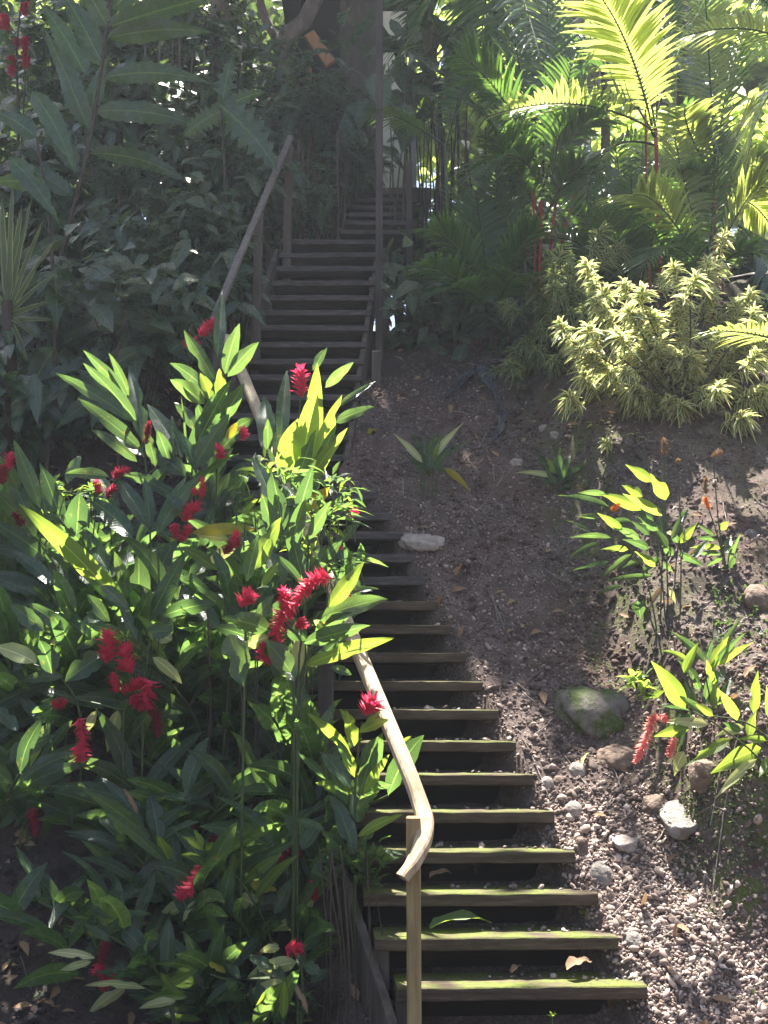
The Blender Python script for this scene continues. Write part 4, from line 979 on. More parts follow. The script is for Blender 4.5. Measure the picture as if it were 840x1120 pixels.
palm('pale drooping palm frond and its stem reaching in at the upper right corner', (880, 320), 8.6, [
    ((885, 60), (748, 40), -.3, .35, (10, -35), 1, dict(droop=.3)), ((880, 60), (800, -30), .3, .4, (0, -20), 0), ((885, 80), (815, 190), .0, .4, (-20, -60), 1), ((890, 70), (840, -50), .5, .5, (0, 0), 0)],
    [([(890, 330), (888, 200), (884, 60)], .03, 'green_stem')])
palm('low palm frond shining yellow over the right side of the striped bush', (880, 440), 7.25, [
    ((885, 385), (776, 362), -.25, .3, (0, -14), 1, dict(n=26, asp=.11)), ((885, 390), (850, 330), .2, .3, (0, -14), 1)], [([(890, 450), (888, 410), (885, 385)], .02, 'green_stem')])
palm('palm with long arching fronds spreading beside the dark palm fan on its right', (775, 345), 8.9, [
    ((772, 300), (690, 215), -.3, .46, (-15, -60), 1), ((774, 300), (738, 150), .2, .46, (-8, -20), 1), ((776, 300), (835, 205), -.2, .46, (10, -50), 1), ((772, 305), (705, 290), -.5, .42, (0, -55), 0), ((778, 305), (848, 300), -.4, .42, (0, -55), 0), ((775, 300), (785, 140), .4, .46, (0, 0), 0)],
    [([(775, 350), (775, 300)], .025, 'red_crownshaft')])
palm('dense dark palm fan filling the space above the large striped bush', (695, 340), 9.95, [
    ((692, 325), (650, 175), .3, .42, (-5, -10)), ((694, 322), (672, 150), .2, .42, (0, 0)), ((695, 320), (703, 158), .2, .4, (0, 0)), ((690, 328), (620, 215), -.2, .42, (-5, -25)), ((692, 330), (606, 255), -.5, .4, (5, -25)), ((698, 322), (742, 195), .1, .42, (0, -10)), ((700, 325), (765, 250), -.3, .42, (0, -25)), ((700, 330), (775, 295), -.5, .4, (0, -30)), ((690, 330), (600, 300), -.6, .38, (5, -25)), ((694, 322), (690, 190), -.3, .4, (0, 0)), ((696, 322), (725, 170), .5, .42, (0, 0)), ((692, 326), (635, 160), .6, .42, (0, 0)), ((694, 326), (660, 230), -.6, .4, (0, -10), 0), ((698, 326), (720, 240), -.6, .4, (0, -10))],
    [([(695, 345), (695, 325)], .04, 'brown_stem')])
palm('clump of sealing wax palm with scarlet stems in the shade right of the steps', (588, 370), 9.6, [
    ((592, 200), (560, 20), .3, .55, (-5, -10)), ((596, 200), (640, 30), .3, .5, (0, -10)), ((590, 190), (500, 60), -.2, .55, (5, -40)), ((594, 205), (660, 130), -.3, .5, (0, -40)), ((590, 200), (530, 190), -.5, .5, (0, -50)), ((594, 195), (600, -30), .4, .55, (0, 0)), ((592, 240), (545, 150), -.3, .45, (-5, -15)), ((596, 240), (640, 180), -.3, .4, (0, -25)), ((588, 230), (520, 120), .3, .5, (0, -30)), ((600, 215), (625, 70), -.2, .5, (0, 0))],
    [([(590, 372), (590, 300), (592, 220)], .02, 'red_crownshaft'), ([(584, 372), (585, 300), (583, 180)], .014, 'red_crownshaft'), ([(596, 372), (600, 290), (612, 190)], .018, 'red_crownshaft'), ([(600, 372), (606, 300), (634, 190)], .014, 'red_crownshaft'), ([(578, 374), (575, 320), (566, 150)], .024, 'bamboo')], 'brown_stem')
palm('shaded feathery palm beside the thin grey post, low fronds over the dark bank', (540, 385), 9.3, [
    ((535, 330), (470, 250), -.2, .42, (0, -30)), ((536, 325), (520, 210), .2, .42, (0, 0)), ((540, 330), (590, 250), -.2, .42, (0, -25)), ((534, 340), (455, 290), -.4, .38, (0, -25)), ((540, 335), (500, 200), .4, .42, (0, 0)), ((542, 340), (570, 300), -.5, .35, (0, -20)), ((536, 330), (545, 180), .4, .45, (0, 0)), ((538, 345), (480, 320), -.5, .35, (0, -30)), ((540, 320), (565, 190), .3, .42, (0, 0))],
    [([(538, 390), (538, 330)], .02, 'brown_stem')], 'green_stem')
palm('tall dark palm fronds hanging from the top of the view above the grey post', (520, 370), 10.6, [
    ((540, -60), (430, 90), -.4, .6, (-10, -50)), ((545, -60), (560, 160), -.6, .6, (0, -30)), ((545, -60), (620, 120), -.4, .6, (15, -40)), ((540, -70), (450, 20), .3, .6, (0, -30)), ((545, -60), (590, 60), -.8, .6, (0, -30)), ((540, -60), (520, 100), .5, .6, (0, -20))],
    [([(548, 380), (546, 200), (542, -60)], .05, 'bamboo')])
palm('broad pale arching frond lying across the posts at the top of the steps', (480, 300), 9.6, [
    ((486, 160), (405, 122), -.3, .26, (-5, -18), 0, dict(n=40, asp=.09, droop=.5)), ((488, 160), (520, 60), .3, .4, (0, -15))], [([(494, 320), (490, 240), (487, 158)], .022, 'bamboo')])
# grey-green ringed trunks
def trunk_thing(label, pts, D, r, mat, name='bare_tree', cat='tree', ring=0, group='bare trunks at the top right'):
    W = [at(x, y, D) for x, y in pts]; b0 = W[0].copy(); b0[2] = float(G(b0[0], b0[1])) - .1
    b = Buf(); P = curve([b0] + W, 40); rr = r * (1 + (.10 * (np.arange(len(P)) % 6 == 0) if ring else 0))
    tube(b, P, np.broadcast_to(rr, (len(P),)) if ring else [r, r * .8], 10, wob=.05 if not ring else .01)
    o = build(name, b, mat, None, center=True); return setp(o, label, cat, group)
trunk_thing('smooth ringed green trunk rising straight out of the top between the two red-stemmed palms', [(747, 300), (748, 120), (744, -60)], 10.3, .075, 'bamboo', ring=1)
trunk_thing('thin dark trunk behind the dark palm fan', [(660, 300), (662, 120), (655, -60)], 11.2, .06, 'bark')

# ================================================================== THINGS ON THE GROUND
def rock(label, px, py, wpx, hpx, mat, cat='rock', yaw=0, flat=None, seed=1, name='rock', amt=.2, sink=.25, level=3):
    g = ghit(px, py); D = g[1]; w = wpx * D / F / 2; h = hpx * D / F / 2
    V = rocky(ICO4[0], amt, seed)
    V = np.clip(V, -.96, .96) * np.array([w, w * .7, h * 1.2]) * 1.1
    if flat: V[:, 2] = np.minimum(V[:, 2], h * flat)
    c, s = math.cos(yaw), math.sin(yaw)
    V = V @ np.array([[c, s, 0], [-s, c, 0], [0, 0, 1]])
    sl = .5
    V[:, 2] += V[:, 1] * sl
    P = V + g + np.array([0, w * .25, h * (.8 - sink)])
    b = Buf(); b.add(P, ICO4[1]); o = build(name, b, mat, None, center=True); return setp(o, label, cat)
rock('flat grey slab with a straight front lying by the steps in mid slope', 461, 597, 50, 22, 'stone_pale', yaw=-.3, flat=.5, seed=3, amt=.25)
rock('large mossy boulder at the edge of the gravel below the heliconia', 650, 786, 76, 42, 'mossy_stone', seed=4, amt=.38, sink=.45)
rock('pale flat angular stone lit on the lower gravel', 686, 922, 36, 17, 'stone_pale', flat=.4, seed=11, yaw=.4)
rock('brown mossy cube-like stone above the pale flat stone', 721, 890, 27, 20, 'stone_brown', seed=13)
rock('round pale pebble, the largest one beside the fourth step', 628, 890, 17, 13, 'stone_pale', seed=15, amt=.06)
rock('whitish pebble touching a twin pebble right of the steps', 599, 859, 12, 9, 'stone_pale', seed=16, amt=.06)
rock('tan pebble touching the whitish pebble right of the steps', 612, 857, 12, 8, 'stone_brown', seed=17, amt=.06)
rock('grey rounded stone below the mossy boulder', 632, 847, 17, 13, 'stone_pale', seed=18, amt=.1)
rock('dark stone with a lit top near the end of the third step', 657, 963, 26, 17, 'stone', seed=19)
rock('smooth brown stone at the right edge of the bank', 832, 660, 30, 22, 'stone_brown', seed=20, amt=.12)
rock('flat grey slab half buried below the mossy bank', 752, 898, 60, 26, 'stone', flat=.15, seed=21, yaw=.5)
rock('dark brown rock under the hanging pink bloom', 678, 838, 44, 20, 'stone_brown', seed=22)
rock('dark reddish stone under the arching ginger leaves at the right', 770, 858, 28, 28, 'stone_brown', seed=23)
rock('grey stone near the black plastic sheet', 598, 472, 16, 9, 'stone_pale', seed=24)
rock('slanted pale stone on the bank below the striped bushes', 611, 478, 18, 12, 'stone_pale', seed=25, flat=.5)
rock('pale stone half buried left of the low young ginger', 565, 508, 14, 8, 'stone_pale', seed=26)
rock('rounded grey stone behind the smaller heliconia', 822, 588, 14, 10, 'stone', seed=27)
rock('stone at the tip of the second step', 690, 1035, 24, 14, 'stone', seed=28)
rock('long stone wedged at the end of the fourth step', 637, 938, 12, 22, 'stone_brown', seed=29)

# crumpled plastic sheet
def sheet(pts, w, D0):
    P = curve([ghit(x, y) + [0, -.02, .035] for x, y in pts], 26); n = len(P); b = Buf(); m = 9
    T = nrm(np.gradient(P, axis=0)); S = nrm(np.cross(T, [0, -.7, .7]))
    u = np.linspace(-1, 1, m); wd = np.interp(np.linspace(0, 1, n), np.linspace(0, 1, len(w)), w) * D0 / F / 2
    V = P[:, None] + S[:, None] * (u[None] * wd[:, None])[..., None]
    V += rng.normal(0, .012, V.shape); V[..., 2] += .03 * vnoise(V[..., 0] * 14, V[..., 1] * 14, 4) + .02
    ix = np.arange(n * m).reshape(n, m)
    b.add(V, np.stack([ix[:-1, :-1], ix[:-1, 1:], ix[1:, 1:], ix[1:, :-1]], -1).reshape(-1, 4)); return b
o = build('plastic_sheet', sheet([(489, 440), (505, 424), (523, 410), (534, 424), (544, 444), (549, 466), (541, 490)], [5, 14, 17, 15, 7, 8, 3], 8.6), 'plastic_sheet', None, smooth=False, center=True)
setp(o, 'torn crumpled black plastic sheet sticking out of the dark bank', 'plastic sheet')

# fallen leaves
def fallen(label, px, py, px2, py2, w, mat, lift=.02, cat='fallen leaf', zadd=0, name='fallen_leaf', d=None):
    A = ghit(px, py) if d is None else at(px, py, d); B_ = ghit(px2, py2) if d is None else at(px2, py2, d + .05)
    b = Buf(); leaf(b, A + [0, 0, lift + zadd], B_ + [0, 0, lift * 1.6 + zadd], w * A[1] / F, .22, 1.0, .5, 10, 'b', 0, .12)
    o = build(name, b, mat, None, center=True); setp(o, label, cat)
fallen('curled brown dead leaf lying on the lowest step', 620, 1066, 648, 1060, 15, 'leaf_dry', d=5.13)
fallen('small dry scrap of leaf on the middle of the lowest step', 560, 1070, 570, 1064, 9, 'leaf_dry', d=5.15)
fallen('fresh green leaf lying flat on the second step', 470, 1020, 538, 1017, 16, 'ginger_leaf_young_lit', d=5.3)
fallen('dark curled leaf behind the handrail on the third step', 470, 965, 494, 962, 9, 'leaf_dry', d=5.5)
fallen('brown pointed dead leaf on the gravel at the foot of the steps', 666, 1108, 700, 1100, 13, 'leaf_dry')
fallen('long tan dead leaf beside the brown one at the foot of the steps', 692, 1107, 726, 1103, 8, 'leaf_dry')
fallen('orange leaf standing against the end of a step in mid flight', 481, 668, 484, 655, 8, 'leaf_rust')
fallen('orange-red dry leaf on the gravel level with the flat grey slab', 500, 634, 506, 622, 8, 'leaf_rust')
fallen('brown-orange leaf above a tan stone right of the middle steps', 504, 700, 510, 690, 9, 'leaf_dry')
fallen('pale curled leaf strip on the gravel above the round pebble', 637, 842, 644, 830, 6, 'leaf_pale')
fallen('dry pointed leaf leaning on the mossy boulder', 662, 760, 674, 776, 6, 'leaf_dry', lift=.05)
fallen('yellow-brown leaf lying on dark soil right of the upper flight', 404, 478, 412, 474, 9, 'leaf_yellow')
fallen('white curled leaf on the shaded soil at the left', 94, 924, 116, 920, 8, 'leaf_pale')
fallen('reddish dead leaf on the lit gravel far right', 815, 745, 832, 735, 10, 'leaf_dry')

b = Buf()
for _ in range(170):
    y = rng.uniform(4.7, 9.2); x = rng.uniform(xr_(y) + .05, 2.6) if rng.random() < .7 else rng.uniform(-2, xl_(y) - .1)
    a = rng.uniform(0, 3.14); L = rng.uniform(.03, .14); p = [(x + math.cos(a) * L * q, y + math.sin(a) * L * q) for q in (-1, -.3, .4, 1)]
    tube(b, [np.array([u_, v_, float(G(u_, v_)) + .008 + rng.uniform(0, .008)]) for u_, v_ in p], rng.uniform(.0015, .004), 5)
setp(build('debris', b, 'bark_pale'), 'thin dead twigs scattered over the slope', 'twigs', kind='stuff')
# leaf litter, weeds: uncountable ground cover
b = Buf(); n = 2600
x = rng.uniform(-2.6, 2.7, n); y = rng.uniform(4.6, 9.8, n)
left = x < xl_(y) - .05; right = x > xr_(y) + .05
kp = left | (right & (rng.random(n) < .22)); x, y = x[kp], y[kp]
d = np.stack([rng.normal(size=len(x)), rng.normal(size=len(x)), rng.normal(size=len(x)) * .4], -1)
cloud(b, np.stack([x, y, G(x, y) + .012], -1), d, rng.uniform(.03, .11, len(x)), .45, .1, nrmv=np.array([0, -.6, .8]), spread=.5, fold=.5)
setp(build('leaf_litter', b, 'leaf_dry'), 'brown dead leaf litter scattered over the dark soil', 'leaf litter', kind='stuff')
b = Buf()
def tuft(n, xa, xb_, ya, yb, s, dens=7):
    for _ in range(n):
        px, py = rng.uniform(xa, xb_), rng.uniform(ya, yb); g = ghit(px, py)
        if g[1] > 9.5: continue
        k = rng.integers(3, dens); dd = rng.normal(size=(k, 3)); dd[:, 2] = np.abs(dd[:, 2]) + .3
        cloud(b, np.repeat(g[None] + [0, 0, .003], k, 0) + rng.normal(0, .012, (k, 3)), dd, rng.uniform(.5, 1.2, k) * s, .4, .3, spread=.3)
tuft(260, 745, 850, 845, 960, .028); tuft(160, 610, 690, 640, 790, .024); tuft(170, 520, 650, 440, 640, .026); tuft(120, 780, 850, 640, 720, .04); tuft(30, 660, 840, 960, 1110, .03); tuft(120, -10, 150, 940, 1110, .03)
setp(build('weeds', b, ['shrub_leaf']), 'tiny green weeds and moss sprigs growing on the bank', 'weeds', kind='stuff')
for i, (px, py, d) in enumerate([(520, 945, 5.72), (484, 858, 6.15), (640, 1000, 5.4), (556, 870, 6.0), (604, 1112, 5.0)]):
    lab = ['tiny green seedling in front of the third step riser', 'tiny seedling in the dark gap of a shaded middle step', 'tiny seedling at the right end of the second gap', 'tiny seedling in the gap of the fifth step', 'tiny seedling in the dark gap under the lowest step'][i]
    p = at(px, py, d); b = Buf(); dd = rng.normal(size=(7, 3)); dd[:, 2] = np.abs(dd[:, 2]) + .4
    cloud(b, np.repeat(p[None], 7, 0), dd, .035, .4, .2); tube(b, [p - [0, 0, .05], p], .002, 5)
    setp(build('seedling', b, 'ginger_leaf_young_lit', None, center=True), lab, 'seedling')
# ================================================================== SHADED UNDERSTORY AND BACKGROUND
def shrub(label, px, py, D, rx, ry, n, L, asp=.5, mat='shrub_leaf', name='shrub', group='shaded shrubs left of the upper flight', stems=5, drop=.35, cat='shrub', base=None, dz=.5):
    """leafy shrub whose crown is centred on a point in the scene; clumps of leaves on twigs"""
    c = at(px, py, D); R3 = np.array([rx * D / F, dz, ry * D / F])
    gz = float(G(c[0], c[1] + .1)) - .05
    t = thing(name, label, cat, (c[0], c[1] + .1, gz), group)
    lb, sb = Buf(), Buf(); b0 = np.array([c[0], c[1] + .1, gz])
    nt = max(8, n // 9)
    u = nrm(rng.normal(size=(nt, 3))) * (rng.random((nt, 1)) ** .4)
    Q = c + u * R3
    n = int(n * 1.05); L = L * 1.7
    for q in Q[:stems + 3]:
        m = (b0 + q) / 2 + np.array([0, 0, .15]) + rng.normal(size=3) * .08
        tube(sb, curve([b0 + rng.normal(size=3) * [.06, .06, 0], m, q], 8), [.014, .004], 5)
    k = n // nt + 1
    pts = np.repeat(Q, k, 0) + rng.normal(size=(nt * k, 3)) * L * .55
    dirs = np.repeat(nrm(u + 1e-3), k, 0) * .5 + rng.normal(size=(nt * k, 3)) * .7; dirs[:, 2] = dirs[:, 2] * .5 - .25; dirs[:, 1] = dirs[:, 1] * .6 - .2
    cloud(lb, pts, dirs, L * rng.uniform(.55, 1.25, len(pts)), asp * rng.uniform(.85, 1.2), drop, spread=.5, nrmv=np.array([0, -.75, .7]))
    build('leaves', lb, mat, t); build_stems(sb, 'brown_stem', t); return t
SH = [('broad-leaved shrub just above the fan of big ginger leaves', 150, 345, 8.3, 75, 50, 190, .15), ('dark shrub at the left edge above the ginger with the long bright leaf', 30, 430, 8.2, 60, 60, 150, .14),
 ('shrub with heart-shaped leaves midway up the left side', 185, 255, 9.2, 75, 50, 260, .13), ('low shrub beside the grey handrail of the upper flight', 225, 305, 9.0, 45, 40, 150, .13), ('leafy shrub under the tall ragged-leaved plant', 60, 330, 8.8, 70, 55, 200, .14),
 ('shrub crowding the left posts of the upper flight', 262, 205, 10.2, 55, 45, 240, .14), ('shrub with long leaves left of the slanting grey handrail', 205, 180, 10.4, 75, 45, 280, .15), ('shaded shrub under the red flower spikes', 40, 190, 10.0, 70, 55, 260, .15),
 ('small-leaved shrub hanging round the Y-shaped trunk', 335, 120, 11.2, 55, 60, 300, .15), ('shrub in front of the orange house timbers', 355, 155, 11.4, 45, 40, 220, .15), ('dark shrub behind the serrated leaf stalk', 140, 120, 11.4, 85, 65, 380, .16),
 ('shrub between the mottled trunk and the Y-shaped trunk', 262, 100, 11.8, 60, 70, 340, .16), ('shrub over the top steps', 390, 185, 11.2, 40, 25, 120, .13), ('shrub filling the upper left corner', 60, 60, 12.5, 90, 70, 360, .17), ('shrub high beside the mottled trunk', 190, 35, 12.6, 80, 55, 330, .17),
 ('shrub along the left fence of posts by the upper steps', 330, 225, 10.6, 30, 30, 110, .13), ('ferny dark shrub at the base of the left bank', 105, 420, 8.4, 55, 40, 110, .13)]
for lab, px, py, D, rx, ry, n, L in SH: shrub(lab, px, py, D, rx, ry, n, L)
SR = [('small dark shrub with drooping leaves right of the upper flight', 465, 350, 9.6, 28, 40, 40, .14), ('dim leafy plant at the foot of the thin grey post', 455, 300, 9.9, 25, 40, 50, .16), ('dim shrub under the shaded feathery palm', 510, 350, 9.7, 45, 25, 90, .13), ('low shrub under the scarlet palm stems', 560, 368, 9.6, 40, 18, 80, .12),
      ('dim shrub filling the gap behind the scarlet stems', 545, 280, 10.6, 55, 60, 220, .15), ('shrub behind the dark palm fan', 650, 260, 10.8, 70, 70, 260, .16), ('dark shrub of hanging leaves in front of the pale wall', 472, 70, 11.3, 24, 50, 90, .2), ('large-leaved dim plant by the tall dark post', 432, 60, 10.6, 28, 60, 36, .26)]
for lab, px, py, D, rx, ry, n, L in SR: shrub(lab, px, py, D, rx, ry, n, L, group='shaded plants right of the upper flight')

# tall plant with huge ragged leaves
t = thing('ragged_leaf_plant', 'tall plant with a dark leaning stalk and huge ragged-edged leaves at the upper left', 'plant', (*at(45, 430, 9.4)[:2], float(G(at(45, 430, 9.4)[0], 9.4))))
lb, sb = Buf(), Buf()
stem_px(sb, [(40, 440), (62, 300), (88, 200), (104, 120), (126, -30)], 9.4, .026, .016)
def rag(x0, y0, x1, y1, w, bow=.1, lean=0, roll=.25, D=9.4):
    leaf(lb, at(x0, y0, D), at(x1, y1, D + lean), w * D / F * 1.1, bow, roll, .15, 30, 'l', 0, .09, .16)
for a in [(118, 30, 252, -8, 30, .04), (118, 42, 235, 36, 26, .12), (113, 85, 232, 92, 24, .14), (104, 122, 225, 142, 26, .15), (98, 168, 212, 205, 22, .16), (118, 30, 60, -60, 30, .05), (112, 70, 62, -20, 30, .02), (94, 82, 42, 0, 30, .05), (96, 140, 48, 30, 30, .02), (85, 188, 30, 100, 26, .05), (100, 130, 120, 60, 20, .1), (122, 10, 200, -50, 26, .05), (80, 215, 10, 175, 22, .08), (70, 260, 22, 290, 18, .1)]:
    rag(*a, lean=rng.uniform(-.3, .1), roll=rng.choice([-1, 1]) * rng.uniform(.1, .5))
build('leaves', lb, ['ginger_leaf'], t); build('stem', sb, 'brown_stem', t)
def bigleaf(label, stem, leaves, D, mat='ginger_leaf', lobes=0, name='broad_leaf_plant', n=17):
    c = at(*stem[0], D); t = thing(name, label, 'plant', (c[0], c[1], float(G(c[0], c[1]))))
    lb, sb = Buf(), Buf(); stem_px(sb, stem, D, .018, .01)
    for x0, y0, x1, y1, w, lean in leaves: leaf(lb, at(x0, y0, D), at(x1, y1, D + lean), w * D / F * 1.1, .08, rng.uniform(-.3, .3), .15, n, 'b' if lobes else 'l', 0, .06, .5 if lobes else .12)
    build('leaves', lb, [mat], t); build('stem', sb, 'brown_stem', t); return t
bigleaf('plant with one big deeply notched blue-green leaf hanging over the grey handrail', [(250, 330), (246, 200), (242, 118)], [(236, 112, 304, 186, 46, -.2), (244, 120, 200, 150, 26, -.1), (243, 118, 255, 60, 26, .2), (242, 120, 290, 100, 24, .2)], 9.3, lobes=1)
bigleaf('plant with toothed grey-green leaves drooping at the left edge', [(60, 400), (55, 250), (40, 150)], [(10, 172, 65, 245, 24, -.1), (35, 100, 82, 190, 26, -.1), (40, 150, -10, 120, 22, .1), (45, 200, -12, 200, 22, 0), (55, 300, 25, 318, 14, 0), (60, 300, 62, 360, 26, -.1), (55, 340, 85, 325, 20, -.2), (60, 380, 30, 440, 28, -.1), (62, 400, 75, 470, 26, -.1), (58, 390, 20, 470, 24, -.1)], 8.1)
bigleaf('plant with a few broad shiny leaves beside the fan of big ginger leaves', [(130, 470), (125, 400), (140, 350)], [(140, 355, 120, 330, 26, 0), (138, 352, 155, 345, 24, 0), (142, 350, 185, 365, 18, 0), (140, 348, 105, 362, 18, 0), (150, 340, 188, 360, 14, 0), (130, 420, 60, 470, 24, -.1), (125, 400, 160, 380, 22, 0), (120, 420, 100, 470, 24, -.1), (185, 385, 205, 372, 16, 0), (210, 395, 222, 372, 14, 0)], 7.9)
# striped sword-leaved plant at the left edge
D = 8.0; c = at(15, 350, D); t = thing('sword_leaf_plant', 'plant of long upright yellow-striped sword leaves at the left edge', 'plant', (c[0], c[1], float(G(c[0], D))))
lb, sb = Buf(), Buf(); stem_px(sb, [(12, 420), (8, 330)], D, .05, .045)
for x0, y0, x1, y1, w in [(8, 330, 2, 215, 9), (10, 330, 24, 225, 9), (12, 335, 48, 240, 6), (14, 335, 62, 260, 6), (8, 330, -10, 240, 8), (12, 340, 60, 300, 6), (10, 345, 55, 330, 6), (8, 345, 40, 370, 6), (10, 330, 14, 200, 8), (12, 350, 58, 350, 6), (6, 340, -20, 300, 8), (11, 332, 35, 215, 7), (10, 350, 30, 395, 6)]:
    leaf(lb, at(x0, y0, D), at(x1, y1, D - .1), w * D / F, .05, .2, .3, 8, 's', 0, .01)
build('leaves', lb, ['striped_leaf'], t); build('stem', sb, 'brown_stem', t)
# red flower spikes at the far upper left
D = 11.0; c = at(20, 120, D); t = thing('red_flower_shrub', 'shrub with hanging red flower spikes in the upper left corner', 'shrub', (c[0], c[1], float(G(c[0], D))))
lb, sb = Buf(), Buf(); stem_px(sb, [(20, 150), (18, 60), (25, -10)], D, .02, .01); stem_px(sb, [(24, 150), (28, 80)], D, .015, .006)
cloud(lb, at(15, 60, D) + rng.normal(size=(120, 3)) * [.3, .3, .45], rng.normal(size=(120, 3)), .15, .45, .4)
build('leaves', lb, 'shrub_leaf', t); build_stems(sb, 'brown_stem', t)
for f in ([(28, 2), (28, 14)], [(5, 14), (5, 30)], [(18, 40), (17, 52)], [(27, 40), (28, 72)], [(12, 60), (14, 80)]): flower(t, f, D, 5.5)

# hanging thin stems in front of the hollow and at the top of the steps
b = Buf()
def canes_thing(label, rngx, ytop, ybot, D, n, r, mat, name='bare_canes'):
    b = Buf(); xs = np.linspace(*rngx, n)
    for x in xs:
        x0 = x + rng.normal(0, 4); d = D + rng.uniform(-.2, .3)
        A = at(x0, ybot + rng.uniform(-10, 10), d); T = at(x0 + rng.normal(0, 9), ytop + rng.uniform(-25, 25), d + rng.uniform(-.1, .1))
        A[2] = min(A[2], float(G(A[0], A[1])))
        tube(b, curve([A, (A + T) / 2 + rng.normal(size=3) * .03, T], 8), r * rng.uniform(.6, 1.2), 5)
    o = build(name, b, mat, None, center=True); return setp(o, label, 'canes', kind='stuff')
canes_thing('thin bare canes hanging in the dark hollow beneath the ginger blooms', (215, 345), 690, 900, 6.15, 26, .005, 'brown_stem')
canes_thing('thin root-like stems beside the lowest steps', (352, 402), 950, 1115, 5.25, 16, .004, 'brown_stem')
canes_thing('close row of thin dark canes right of the upper flight', (452, 520), 130, 340, 10.6, 15, .011, 'dark_post', )
canes_thing('thin dark canes crowding the left side of the top steps', (300, 375), 150, 255, 10.9, 16, .012, 'bark')
canes_thing('dark bare canes rising through the far shrubs at the upper left', (130, 250), 60, 240, 11.6, 14, .014, 'bark')

# trees ---------------------------------------------------------------
SUN_AZ, SUN_EL = R(-12), R(73)
SV = np.array([math.sin(SUN_AZ) * math.cos(SUN_EL), math.cos(SUN_AZ) * math.cos(SUN_EL), math.sin(SUN_EL)])
def limb(buf, a, bq, r0, r1):
    m = (a + bq) / 2 + rng.normal(size=3) * .12 * np.linalg.norm(bq - a) * [1, 1, .3]
    tube(buf, curve([a, m, bq], 10), [r0, r1], 7, wob=.05)
def tree(label, base, h, r, blobs, n, L, mat, bark='bark', trunk=None, extra=None, name='broadleaf_tree', cat='tree', group=None, spread=1.0):
    base = np.array([base[0], base[1], float(G(base[0], base[1])) - .1])
    t = thing(name, label, cat, base, group)
    tb, cb_ = Buf(), Buf()
    top = base + np.array([rng.normal(0, .2), rng.normal(0, .2), h])
    P = curve([base, (base + top) / 2 + rng.normal(size=3) * .12, top], 14) if trunk is None else curve([base] + trunk, 20)
    tube(tb, P, [r, r * .6], 9, wob=.06)
    top = P[-1]
    for c, rad, w in blobs:
        c = np.asarray(c, float); limb(tb, P[int(len(P) * rng.uniform(.6, .95))], c, r * .4, r * .1)
        k = int(n * w); nt = max(6, k // 14)
        u = nrm(rng.normal(size=(nt, 3))) * rng.random((nt, 1)) ** .45
        Q = c + u * np.asarray(rad)
        for q in Q[:6]: tube(tb, [c, (c + q) / 2 + rng.normal(size=3) * .05, q], [r * .1, .008], 5)
        m = k // nt + 1
        pts = np.repeat(Q, m, 0) + rng.normal(size=(nt * m, 3)) * L * .8
        d = rng.normal(size=(nt * m, 3)); d[:, 2] *= .5
        cloud(cb_, pts, d, L * rng.uniform(.6, 1.2, len(pts)), .5, .35, spread=.6)
    if extra is not None and len(extra): 
        d = rng.normal(size=(len(extra), 3)); d[:, 2] *= .4
        cloud(cb_, extra, d, rng.uniform(.22, .4, len(extra)), .55, .2, spread=.5)
    build('trunk', tb, bark, t); build('crown', cb_, mat, t); return t
# ---- unseen canopy added to shape the light, with holes where sun should fall
GAPS = [(345, 460, 6.4, .36), (330, 520, 6.4, .25), (215, 430, 7.0, .28), (120, 430, 7.0, .22), (70, 590, 6.2, .2), (300, 590, 5.45, .18), (385, 680, 5.35, .3), (320, 660, 5.33, .22), (345, 560, 6.3, .26), (195, 620, 6.1, .05),
        (400, 810, 5.3, .16), (440, 790, 5.25, .10), (460, 880, 5.0, .18), (520, 890, 5.85, .22), (560, 935, 5.65, .25), (500, 980, 5.5, .25), (470, 1030, 5.3, .3), (450, 1075, 5.15, .25), (490, 850, 6.0, .16), (480, 790, 6.3, .14),
        (690, 1010, 5.35, .38), (620, 985, 5.5, .25), (780, 1000, 5.35, .42), (840, 950, 5.45, .4), (740, 1080, 5.1, .4), (830, 1080, 5.1, .4), (700, 930, 5.7, .18), (600, 910, 5.8, .18), (765, 770, 5.65, .34), (820, 790, 5.5, .3), (715, 740, 5.6, .14), (830, 700, 6.2, .2),
        (700, 545, 6.9, .26), (660, 560, 6.9, .16), (760, 590, 7.0, .15), (700, 370, 8.3, .3), (760, 360, 8.3, .36), (660, 380, 8.3, .2), (820, 380, 8.0, .3), (815, 365, 7.2, .26), (432, 435, 8.7, .14), (206, 970, 5.4, .07), (300, 1065, 5.2, .12), 
        (640, 60, 9.3, .5), (600, 110, 9.2, .45), (780, 100, 9.5, .6), (830, 200, 9.4, .6), (660, 130, 9.3, .3), (750, 140, 9.2, .3)]
gc = np.array([ghit(a, b_) if (a > 480 and b_ > 840) else at(a, b_, d) for a, b_, d, r in GAPS]); gr = np.array([g[3] for g in GAPS])
nC = 15000
tx = rng.uniform(-4.8, 5.0, nC); ty = rng.uniform(3.6, 12.2, nC)
tz = np.interp(ty, PY, PZ) + CZ + .5
zt = CZ + rng.uniform(10.6, 13.2, nC)
cl = fbm(tx * .9, ty * .9, 41, 2)
P0 = np.stack([tx, ty, tz], -1); can = P0 + SV * ((zt - tz) / SV[2])[:, None]
keep = cl > np.where(tx < xl_(ty), np.where(ty > 8.6, -.85, -2), -.75)
D_ = can[:, None] - gc[None]; along = (D_ * SV).sum(-1, keepdims=True); dist = np.linalg.norm(D_ - along * SV, axis=-1)
hit = (dist < gr[None] * 1.1 + np.where(gr >= .2, .16, .07)[None]).any(1)
keep &= ~(hit & (rng.random(nC) < .993))
keep &= ~((tx > xr_(ty) - .1) & (ty < 5.5) & (rng.random(nC) < .97))
